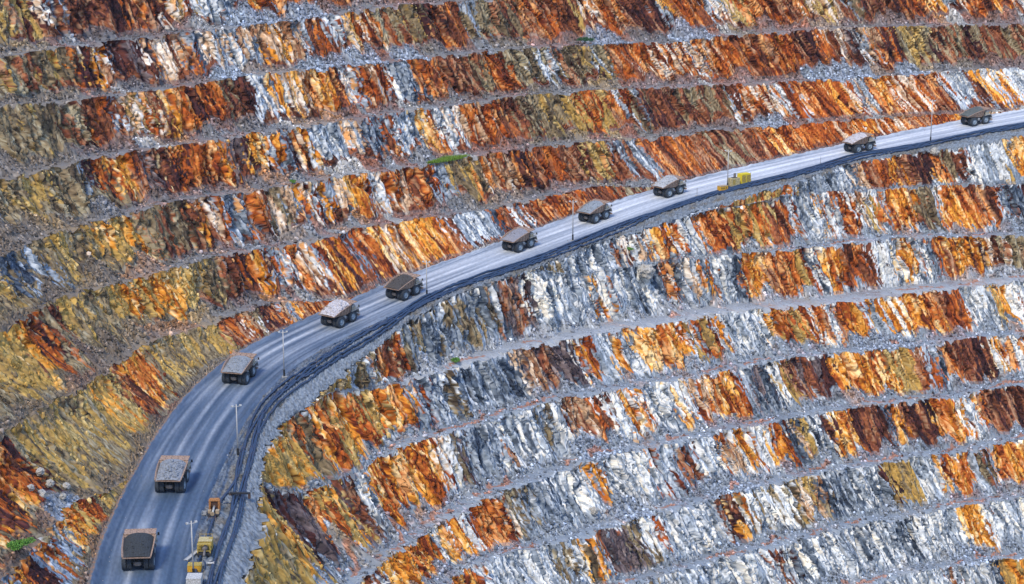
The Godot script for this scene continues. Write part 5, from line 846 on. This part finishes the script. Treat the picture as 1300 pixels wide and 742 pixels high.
# ---------- poles and small things beside the road ----------
func build_poles() -> void:
	var labels := ["light pole with crossarm on the gravel inside the bend", "light pole with crossarm between the road and pipes below the bend", "light pole beside the dark loaded truck past the bend", "light pole beside the blue-grey loaded truck mid ramp", "light pole between the two groups of yellow boxes", "light pole farthest up the ramp, below the last truck", "light pole rising beside the yellow pump house"]
	for i in POLE_AT.size():
		var s: float = POLE_AT[i][0]
		var tt: float = POLE_AT[i][1]
		var hd := arr_at(ROAD_HEADING, s)
		var p := thing("light_pole", labels[i], "light pole", place(s, tt, road_height(s, tt) - .05), -hd + .5, "light poles along the ramp")
		var high: float = [12.3, 12.6, 10.5, 12.6, 13.0, 15.0, 12.2][i]
		var st := begin()
		st.set_smooth_group(0)
		bar(st, Vector3(0, 1.9, 0), Vector3(0, high, 0), .17, .12, 10)
		part("mast", st, M.pole, p)
		st = begin()
		bar(st, Vector3(0, 0, 0), Vector3(0, 1.95, 0), .26, .26, 10)
		part("black_base", st, M.black, p)
		st = begin()
		box(st, Vector3(0, .08, 0), Vector3(1.3, .3, 1.3))
		part("footing", st, M.concrete, p)
		st = begin()
		box(st, Vector3(0, high - .55, 0), Vector3(2.1, .14, .14))
		part("crossarm", st, M.pole, p)
		for k in [-1, 1]:
			st = begin()
			box(st, Vector3(.95 * k, high - .3, .12), Vector3(.5, .32, .42))
			var l := part("lamp", st, M.pole, p)
			st = begin()
			box(st, Vector3(.95 * k, high - .32, .34), Vector3(.4, .22, .03))
			part("lens", st, M.lens, l)
	for q in [[0, "thin marker post with a white base pad below the yellow boxes"], [1, "thin marker post just past the bright yellow box"], [2, "thin marker post on the road edge below the pale loaded truck"], [3, "thin marker post among stones by the pipes inside the bend"]]:
		var s: float = MISC[q[0]][0]
		var tt: float = MISC[q[0]][1]
		var p := thing("marker_post", q[1], "post", place(s, tt, road_height(s, tt) - .02), 0, "marker posts beside the road")
		var st := begin()
		bar(st, Vector3(0, 0, 0), Vector3(0, 2.6, 0), .07, .06, 8)
		part("post", st, M.guard, p)
		st = begin()
		box(st, Vector3(0, .08, 0), Vector3(1.1 if q[0] == 0 else .5, .16, .6))
		part("base_pad", st, M.concrete, p)

func spot(k: int, lift := 0.0) -> Vector3:
	var s: float = MISC[k][0]
	var tt: float = MISC[k][1]
	return place(s, tt, road_height(s, tt) + lift)

func build_plant() -> void:
	var hd := arr_at(ROAD_HEADING, 140.0)
	# orange pump on a skid
	var p := thing("pump_skid", "orange pump in a frame with a pale discharge pipe, above the yellow pump house", "pump", spot(4), -hd)
	var st := begin()
	box(st, Vector3(0, .2, -.6), Vector3(2.9, .4, 4.4))
	part("skid", st, M.frame, p)
	st = begin()
	for k in [-1, 1]:
		box(st, Vector3(1.15 * k, 1.7, -2.2), Vector3(.5, 2.8, 1.1))
		box(st, Vector3(1.15 * k, 1.5, -.9), Vector3(.3, 2.0, .3))
	box(st, Vector3(0, 3.1, -2.2), Vector3(2.8, .5, 1.3), 0, .8)
	part("housing", st, M.orange, p)
	st = begin()
	box(st, Vector3(0, 1.4, -2.3), Vector3(1.6, 2.2, .8))
	part("engine", st, M.rustdark, p)
	st = begin()
	st.set_smooth_group(0)
	bar(st, Vector3(0, 1.5, -1.5), Vector3(0, 1.1, 2.6), .28, .28, 12)
	var dp := part("discharge_pipe", st, M.pale, p)
	st = begin()
	bar(st, Vector3(0, 1.08, 2.5), Vector3(0, 1.03, 2.75), .55, .55, 14)
	part("flange", st, M.tan, dp)
	st = begin()
	box(st, Vector3(1.0, .8, .4), Vector3(.9, .9, 1.2))
	box(st, Vector3(-1.0, .75, .1), Vector3(.8, .8, .9))
	part("valve_block", st, M.tan, p)
	st = begin()
	for k in [-1, 1]: bar(st, Vector3(.6 * k, .6, 2.0), Vector3(1.2 * k, .0, 4.6), .07)
	bar(st, Vector3(-.9, .3, 3.4), Vector3(.9, .3, 3.4), .07)
	part("drawbar", st, M.rustdark, p)
	st = begin()
	for i in 4: box(st, Vector3(-2.3, .25 + .2 * i, 1.0 - .3 * i), Vector3(1.1, .06, .3))
	for k in [-1, 1]: box(st, Vector3(-2.3 + .55 * k, .5, .55), Vector3(.06, 1.0, 1.3))
	part("steps", st, M.pale, p)
	# yellow pump house
	p = thing("pump_house", "yellow pump house with pale roof panels beside the pipes", "pump house", spot(5), -hd)
	st = begin()
	box(st, Vector3(0, .25, 0), Vector3(3.5, .5, 5.6))
	part("skid", st, M.frame, p)
	st = begin()
	box(st, Vector3(0, 1.6, -1.0), Vector3(3.3, 2.2, 3.2))
	for k in [-1, 1]:
		box(st, Vector3(1.5 * k, 1.5, 2.4), Vector3(.22, 2.0, .22))
		box(st, Vector3(1.5 * k, 1.05, 1.5), Vector3(.16, .16, 1.8))
	box(st, Vector3(0, 1.05, 2.4), Vector3(3.2, .16, .16))
	part("housing", st, M.yellow, p)
	st = begin()
	box(st, Vector3(-.4, 2.78, -1.7), Vector3(2.4, .12, 1.5))
	part("roof_panel", st, M.cream, p)
	st = begin()
	box(st, Vector3(.1, 2.8, -.1), Vector3(3.3, .14, 1.35))
	part("roof_panel", st, M.cream, p)
	st = begin()
	box(st, Vector3(0, 2.62, 1.75), Vector3(3.3, .1, .9))
	part("roof_panel", st, M.yellow, p)
	st = begin()
	for x in [-1.55, 0, 1.55]: bar(st, Vector3(x, 2.7, -2.5), Vector3(x, 3.5, -2.5), .05)
	bar(st, Vector3(-1.55, 3.5, -2.5), Vector3(1.55, 3.5, -2.5), .06)
	part("handrail", st, M.yellow, p)
	st = begin()
	st.set_smooth_group(0)
	bar(st, Vector3(.15, 1.4, .8), Vector3(.15, 1.4, 2.2), .62, .62, 16)
	part("pump", st, M.guard, p)
	st = begin()
	st.set_smooth_group(0)
	bar(st, Vector3(.15, 1.3, 2.2), Vector3(.3, .7, 4.6), .3, .3, 12)
	part("suction_pipe", st, M.guard, p)
	# yellow bin, white container, white ramp, valve
	p = thing("waste_bin", "yellow steel bin between the pump house and the white container", "bin", spot(6), -hd)
	for k in [-1, 1]:
		st = begin()
		box(st, Vector3(.82 * k, .85, 0), Vector3(1.55, 1.5, 2.2))
		part("bin_half", st, M.amber, p)
		st = begin()
		box(st, Vector3(.82 * k, 1.66, 0), Vector3(1.62, .1, 2.28))
		part("rim", st, M.yellow, p)
	st = begin()
	for k in [-1, 1]: box(st, Vector3(1.1 * k, .05, 0), Vector3(.3, .12, 2.2))
	part("runner", st, M.frame, p)
	p = thing("container", "white container at the bottom edge beside the pipes", "container", spot(7) , -hd)
	st = begin()
	box(st, Vector3(0, 1.35, .6), Vector3(3.4, 2.4, 3.4))
	part("shell", st, M.white, p)
	st = begin()
	box(st, Vector3(0, 2.6, .6), Vector3(3.5, .12, 3.5))
	part("roof", st, M.white, p)
	st = begin()
	box(st, Vector3(0, .08, .6), Vector3(3.2, .18, 3.2))
	part("skid", st, M.frame, p)
	p = thing("loading_ramp", "white slatted ramp lying on the gravel beside the yellow pump house", "ramp", spot(8), -hd - .32)
	for k in [-1, 1]:
		st = begin()
		box(st, Vector3(.38 * k, .35, 0), Vector3(.1, .25, 6.0))
		part("rail", st, M.pale, p)
	for i in 12:
		st = begin()
		box(st, Vector3(0, .36, -2.8 + .5 * i), Vector3(.68, .06, .36))
		part("slat", st, M.white, p)
	st = begin()
	for z in [-2.4, 2.4]: box(st, Vector3(0, .11, z), Vector3(.9, .26, .2))
	part("foot", st, M.frame, p)
	for called in ["pump_skid", "pump_house", "waste_bin", "container"]: (get_node(called) as Node3D).scale = Vector3.ONE * .86
	# hoses from the pumps to the pipe bundle, a valve on the ground
	for q in [[149.5, 11.9, 158.0, .1, "black hose from the orange pump to the pipe bundle"], [128.0, 12.6, 117.5, .14, "black hose from the yellow pump house to the pipe bundle"]]:
		var hose := SurfaceTool.new()
		hose.begin(Mesh.PRIMITIVE_TRIANGLES)
		hose.set_smooth_group(0)
		var last := Vector3.ZERO
		for i in 13:
			var x := i / 12.0
			var hs: float = lerpf(q[0], q[2], x)
			var ht := lerpf(q[1], pipe_at(q[2]).x - 1.4, x * x) + .4 * sin(x * 9.0)
			var p1 := place(hs, ht, road_height(hs, ht) + .16 + .5 * pow(1.0 - x, 6.0))
			if i > 0: bar(hose, last, p1, q[3], q[3], 8)
			last = p1
		tag(mesh_node("hose", done(hose), M.pipe), q[4], "hose")
	p = thing("valve", "small white valve with a handwheel between pump house and bin", "valve", place(127.5, 14.0, road_height(127.5, 14.0)), -hd)
	st = begin()
	bar(st, Vector3(-.7, .4, 0), Vector3(.7, .4, 0), .24, .24, 12)
	for k in [-1, 1]: bar(st, Vector3(.66 * k, .4, 0), Vector3(.76 * k, .4, 0), .4, .4, 12)
	part("valve_body", st, M.white, p)
	st = begin()
	bar(st, Vector3(0, .5, 0), Vector3(0, 1.05, 0), .06, .06, 8)
	bar(st, Vector3(0, 1.03, 0), Vector3(0, 1.08, 0), .3, .3, 14)
	part("handwheel", st, M.pale, p)
	st = begin()
	box(st, Vector3(0, .09, 0), Vector3(.9, .18, .4))
	part("stand", st, M.frame, p)
	# timber cradle over the pipes
	var c := pipe_at(161)
	p = thing("pipe_cradle", "dark timber cradle crossing over the pipes at the pump", "cradle", place(161, c.x + .4, road_height(161, c.x)), -arr_at(FALL, 161.0))
	st = begin()
	box(st, Vector3(0, .98, 0), Vector3(4.6, .3, .8))
	part("beam", st, M.black, p)
	for k in [-1, 1]:
		st = begin()
		box(st, Vector3(2.1 * k, .35, 0), Vector3(.45, 1.1, .9))
		part("block", st, M.rustdark, p)
	# yellow boxes half way up
	var h2 := arr_at(ROAD_HEADING, 438.0)
	p = thing("generator_set", "pale yellow generator box with a grey stack beside the light pole", "generator", spot(11), -h2)
	st = begin()
	box(st, Vector3(0, 1.7, 0), Vector3(2.3, 2.7, 3.6))
	part("housing", st, M.cream, p)
	st = begin()
	box(st, Vector3(0, .2, 0), Vector3(2.4, .4, 3.8))
	part("skid", st, M.frame, p)
	st = begin()
	box(st, Vector3(0, 3.1, -.3), Vector3(1.3, .14, 1.8))
	part("roof_vent", st, M.frame, p)
	st = begin()
	bar(st, Vector3(0, 3.1, -.5), Vector3(0, 4.5, -.5), .45, .4, 12)
	part("exhaust_stack", st, M.guard, p)
	st = begin()
	box(st, Vector3(1.16, 1.8, .6), Vector3(.04, 1.6, 1.1))
	part("door", st, M.yellow, p)
	p = thing("equipment_box", "tall bright yellow equipment box next to the generator", "equipment box", spot(12), -h2)
	st = begin()
	box(st, Vector3(0, 1.9, 0), Vector3(2.5, 3.2, 4.0), 0, .96)
	part("housing", st, M.lemon, p)
	st = begin()
	box(st, Vector3(0, .16, 0), Vector3(2.6, .32, 4.1))
	part("skid", st, M.frame, p)
	for z in [-1.0, 1.0]:
		st = begin()
		box(st, Vector3(1.24, 1.9, z), Vector3(.05, 2.4, 1.7), 0, .97)
		part("door", st, M.yellow, p)
	p = thing("tool_box", "low amber box with dark fittings left of the light pole", "box", spot(10), -h2)
	st = begin()
	box(st, Vector3(0, 1.0, 0), Vector3(1.7, 1.6, 3.2))
	part("housing", st, M.amber, p)
	st = begin()
	box(st, Vector3(0, 1.86, 0), Vector3(1.8, .1, 3.3))
	part("lid", st, M.tan, p)
	st = begin()
	for z in [-.9, .2, 1.0]: box(st, Vector3(.88, 1.2, z), Vector3(.06, .3, .4))
	part("latch", st, M.black, p)
	st = begin()
	for z in [-1.2, 1.2]: box(st, Vector3(0, .1, z), Vector3(1.6, .22, .3))
	part("runner", st, M.frame, p)

# ---------- plants and boulders ----------
func on_wall(q: Array, upper: bool) -> Vector3:
	# the point of the rock surface nearest to the marked spot
	var want := place(q[0], q[1], q[2])
	var best := 1e9
	var out := want
	for S in surfaces:
		if S[0] != upper: continue
		var cols: PackedFloat32Array = S[1]
		if q[0] < cols[0] or q[0] > cols[cols.size() - 1]: continue
		var c := mini(cols.bsearch(q[0]), cols.size() - 1)
		var rows: int = S[2]
		var pos: PackedVector3Array = S[3]
		for r in rows:
			var d := want.distance_squared_to(pos[c * rows + r])
			if d < best: best = d; out = pos[c * rows + r]
	return out

func leaf_clump(st: SurfaceTool, r: RandomNumberGenerator, c: Vector3, size: float, n: int, leaf: float) -> void:
	for i in n:
		var d := Vector3(r.randfn(), absf(r.randfn()) * .8, r.randfn()).normalized() * pow(r.randf(), .4)
		var p := c + d * size * Vector3(1, .9, 1)
		var u := Vector3(r.randfn(), r.randfn(), r.randfn()).normalized()
		var v := u.cross(Vector3(r.randfn(), r.randfn(), r.randfn())).normalized()
		quad(st, p - u * leaf, p + v * leaf * .5, p + u * leaf, p - v * leaf * .5)

func build_green() -> void:
	var r := RandomNumberGenerator.new()
	r.seed = 77
	var q: Array = GRASS_AT[0]
	var c := on_wall(q, true)
	var st := begin()
	var ax := (place(q[0] + 1, q[1], 0) - place(q[0], q[1], 0)).normalized()
	var ac := ax.cross(Vector3.UP).normalized()
	for i in 2600:
		var u := r.randf_range(-1, 1)
		var w := (1.0 - u * u) * 1.6 + .2
		var p := ax * u * 9.0 + ac * (r.randf_range(-1, 1) * w - 1.0) + Vector3(0, -.2, 0)
		var hgt := r.randf_range(.5, 1.5) * (1.1 - .5 * absf(u))
		var lean := Vector3(r.randfn() * .25, hgt, r.randfn() * .25)
		var side := Vector3(r.randfn(), 0, r.randfn()).normalized() * .09
		tri(st, p - side, p + lean, p + side)
	var o := mesh_node("grass_patch", done(st), M.grass)
	o.position = c
	tag(o, "strip of bright green grass along a bench of the upper wall", "grass", "", "stuff")
	var labels := ["green bush on the ledge at the lower left edge", "dark green bush at the foot of the topmost rock face", "small green tuft on the wide grey ledge below the road", "tiny green tuft beside the ochre streak on a bench", "dark green plant on the grey face below the ramp"]
	for i in SHRUB_AT.size():
		var sp: Array = SHRUB_AT[i]
		var t := thing("shrub", labels[i], "shrub", on_wall(sp, sp[1] < 0), 0, "bushes growing on the benches")
		var size: float = sp[3]
		st = begin()
		for k in 4: bar(st, Vector3(0, -.1, 0), Vector3(r.randfn() * .3, .6 + .2 * k, r.randfn() * .3) * size * .8, .05 * size, .02 * size, 5)
		part("stem", st, M.rustdark, t)
		st = begin()
		for k in 9: leaf_clump(st, r, Vector3(r.randfn() * .42, .35 + .25 * r.randf(), r.randfn() * .42) * size, size * .42, 120, size * .09)
		part("foliage", st, M.leaf if i != 1 else M.leaf_dark, t)
	var bl := ["round pale boulder standing on a ledge below the ramp", "large cream boulder at the foot of the rubble by the bush", "pale boulder on the right of the rubble heap at the left edge", "grey boulder on the left of the rubble heap at the left edge", "small tan boulder at the right end of the rubble heap", "flat grey boulder at the upper right of the rubble heap", "grey boulder topmost in the rubble heap at the left edge", "angular grey boulder on the ledge low in the middle", "small white boulder on the brown bench at the upper left", "pale boulder at the foot of the small rust face under the pipes"]
	for i in BOULDER_AT.size():
		var sp: Array = BOULDER_AT[i]
		var b := mesh_node("boulder", rock_mesh(60 + i, 2), M.boulder)
		b.position = on_wall(sp, sp[1] < 0) + Vector3(0, sp[3] * .45, .15 * sp[3])
		b.scale = Vector3(1, .9, 1) * sp[3]
		b.rotation.y = i * 1.3
		tag(b, bl[i], "boulder", "boulders on the benches")

func build_rubble() -> void:
	for q in [[rubble, "loose_rubble", "loose broken stones scattered over benches and road edges", "rubble"], [corners, "rock_outcrop", "broken corners of rock standing out of the pit faces", "rock"]]:
		for k in 3:
			var mm := MultiMesh.new()
			mm.transform_format = MultiMesh.TRANSFORM_3D
			mm.use_colors = true
			mm.mesh = rock_mesh(11 + k)
			mm.instance_count = q[0][k].size() / 16
			mm.buffer = q[0][k]
			var o := MultiMeshInstance3D.new()
			o.multimesh = mm
			o.material_override = M.rock
			o.name = numbered(q[1])
			add_child(o)
			tag(o, q[2], q[3], "", "stuff")

func make_materials() -> void:
	var rock := StandardMaterial3D.new()
	rock.vertex_color_use_as_albedo = true
	rock.roughness = .92
	rock.metallic_specular = .25
	M.rock = rock
	var dirt := rock.duplicate()
	dirt.roughness = .7
	dirt.metallic_specular = .4
	M.dirt = dirt
	M.body = paint(Color(.56, .38, .275), .7, 0, .5)
	M.deck = paint(Color(.5, .5, .48), .6, 0, .35)
	M.frame = paint(Color(.035, .037, .042), .7, 0, .3)
	M.guard = paint(Color(.22, .2, .19), .6, 0, .4)
	M.rail = paint(Color(.55, .45, .2), .6, 0, .2)
	M.tyre = paint(Color(.055, .07, .09), .9, 0, .35)
	M.rim = paint(Color(.36, .45, .52), .6, 0, .35)
	M.pole = paint(Color(.5, .5, .49), .5, 0, .15)
	M.black = paint(Color(.02, .022, .026), .6, 0, .2)
	M.concrete = paint(Color(.42, .42, .4), .9, 0, .3)
	M.pipe = paint(Color(.03, .06, .125), .38, 0, .3, .2)
	M.orange = paint(Color(.55, .24, .07), .6, 0, .4)
	M.rustdark = paint(Color(.12, .06, .04), .8, 0, .4)
	M.pale = paint(Color(.55, .54, .5), .6, 0, .3)
	M.tan = paint(Color(.5, .38, .24), .7, 0, .3)
	M.yellow = paint(Color(.68, .49, .1), .65, 0, .5)
	M.lemon = paint(Color(.85, .68, .03), .5, 0, .2)
	M.amber = paint(Color(.78, .42, .03), .55, 0, .25)
	M.cream = paint(Color(.72, .6, .3), .7, 0, .4)
	M.white = paint(Color(.66, .66, .64), .7, 0, .35)
	M.boulder = paint(Color(.66, .62, .54), .95, 0, .5, .6)
	var gl := StandardMaterial3D.new()
	gl.albedo_color = Color(.05, .07, .09)
	gl.roughness = .1
	M.glass = gl
	var ln := StandardMaterial3D.new()
	ln.albedo_color = Color(.8, .82, .82)
	ln.roughness = .15
	M.lens = ln
	for q in [["grass", Color(.16, .27, .03)], ["leaf", Color(.1, .25, .03)], ["leaf_dark", Color(.03, .1, .035)]]:
		var g := StandardMaterial3D.new()
		g.albedo_color = (q[1] as Color).linear_to_srgb()
		g.roughness = .7
		g.cull_mode = BaseMaterial3D.CULL_DISABLED
		g.backlight_enabled = true
		g.backlight = (q[1] as Color) * .6
		M[q[0]] = g

func _ready() -> void:
	# camera
	var cam := Camera3D.new()
	cam.fov = 2.0 * rad_to_deg(atan(371.0 / 2400.0))
	cam.position = Vector3(0, 232, 0)
	cam.rotation_degrees = Vector3(-14, 0, 0)
	cam.near = 1.0
	cam.far = 4000.0
	add_child(cam)
	cam.current = true
	# sky
	var we := WorldEnvironment.new()
	we.name = "world_environment"
	var env := Environment.new()
	env.background_mode = Environment.BG_SKY
	var sm := ProceduralSkyMaterial.new()
	sm.sky_top_color = Color(.50, .66, .92)
	sm.sky_horizon_color = Color(.86, .91, .97)
	sm.sky_curve = .25
	sm.ground_bottom_color = Color(.30, .27, .25)
	sm.ground_horizon_color = Color(.62, .62, .62)
	sm.sky_energy_multiplier = 1.0
	var sky := Sky.new()
	sky.sky_material = sm
	env.sky = sky
	env.tonemap_mode = Environment.TONE_MAPPER_LINEAR
	env.tonemap_exposure = 1.6
	env.fog_enabled = true
	env.fog_density = .00002
	env.fog_light_color = Color(.82, .88, .95)
	env.sdfgi_enabled = true
	env.ssao_enabled = true
	env.ssil_enabled = true
	we.environment = env
	add_child(we)
	# soft sun through thin cloud, from behind the camera on the left
	var sun := DirectionalLight3D.new()
	sun.name = "sun"
	sun.light_color = Color(1, .95, .88)
	sun.light_energy = .7
	sun.light_angular_distance = 14.0
	sun.shadow_enabled = true
	add_child(sun)
	sun.look_at_from_position(Vector3.ZERO, -Vector3(-.3, .8, .55))

	rng.seed = 5
	n_rib.seed = 3; n_rib.frequency = 1.0; n_rib.noise_type = FastNoiseLite.TYPE_SIMPLEX_SMOOTH; n_rib.fractal_octaves = 2
	n_block.seed = 9; n_block.frequency = 1.0; n_block.noise_type = FastNoiseLite.TYPE_CELLULAR; n_block.cellular_return_type = FastNoiseLite.RETURN_CELL_VALUE; n_block.fractal_type = FastNoiseLite.FRACTAL_NONE
	n_fine.seed = 14; n_fine.frequency = 1.0; n_fine.noise_type = FastNoiseLite.TYPE_SIMPLEX; n_fine.fractal_type = FastNoiseLite.FRACTAL_NONE
	n_wide.seed = 21; n_wide.frequency = 1.0; n_wide.noise_type = FastNoiseLite.TYPE_SIMPLEX_SMOOTH; n_wide.fractal_octaves = 2
	n_streak.seed = 33; n_streak.frequency = 1.0; n_streak.noise_type = FastNoiseLite.TYPE_SIMPLEX; n_streak.fractal_octaves = 2
	n_crack.seed = 41; n_crack.frequency = 1.0; n_crack.noise_type = FastNoiseLite.TYPE_CELLULAR; n_crack.cellular_return_type = FastNoiseLite.RETURN_CELL_VALUE; n_crack.fractal_type = FastNoiseLite.FRACTAL_NONE
	make_materials()

	# large structure
	for T in TERRACES:
		var upper: bool = T[0][0] == "L"
		terrace(T, upper, "rock terrace of the pit wall above the haul road" if upper else "rock terrace of the pit wall below the haul road")
	build_road()
	var st := begin()
	quad(st, Vector3(-1500, -.6, -1500), Vector3(1500, -.6, -1500), Vector3(1500, -.6, 600), Vector3(-1500, -.6, 600))
	tag(mesh_node("pit_floor", done(st), paint(Color(.22, .22, .22), .95, 0, .4, .02)), "grey floor of the pit", "", "", "structure")
	st = begin()
	var s := 0.0
	while s < 684:
		var lt: Array = LIPS["LA"][0]
		var le: Array = LIPS["LA"][1]
		var a := arr_at(lt, s)
		var b := arr_at(lt, s + 6)
		var ya := arr_at(le, s) - .1
		var yb := arr_at(le, s + 6) - .1
		quad(st, place(s, a - 500, ya), place(s + 6, b - 500, yb), place(s + 6, b, yb), place(s, a, ya))
		s += 6
	tag(mesh_node("plateau", done(st), paint(Color(.24, .17, .12), .95, 0, .4, .02)), "ground behind the top of the pit wall", "", "", "structure")

	# objects
	build_trucks()
	build_pipes()
	build_poles()
	build_plant()
	build_green()
	build_rubble()
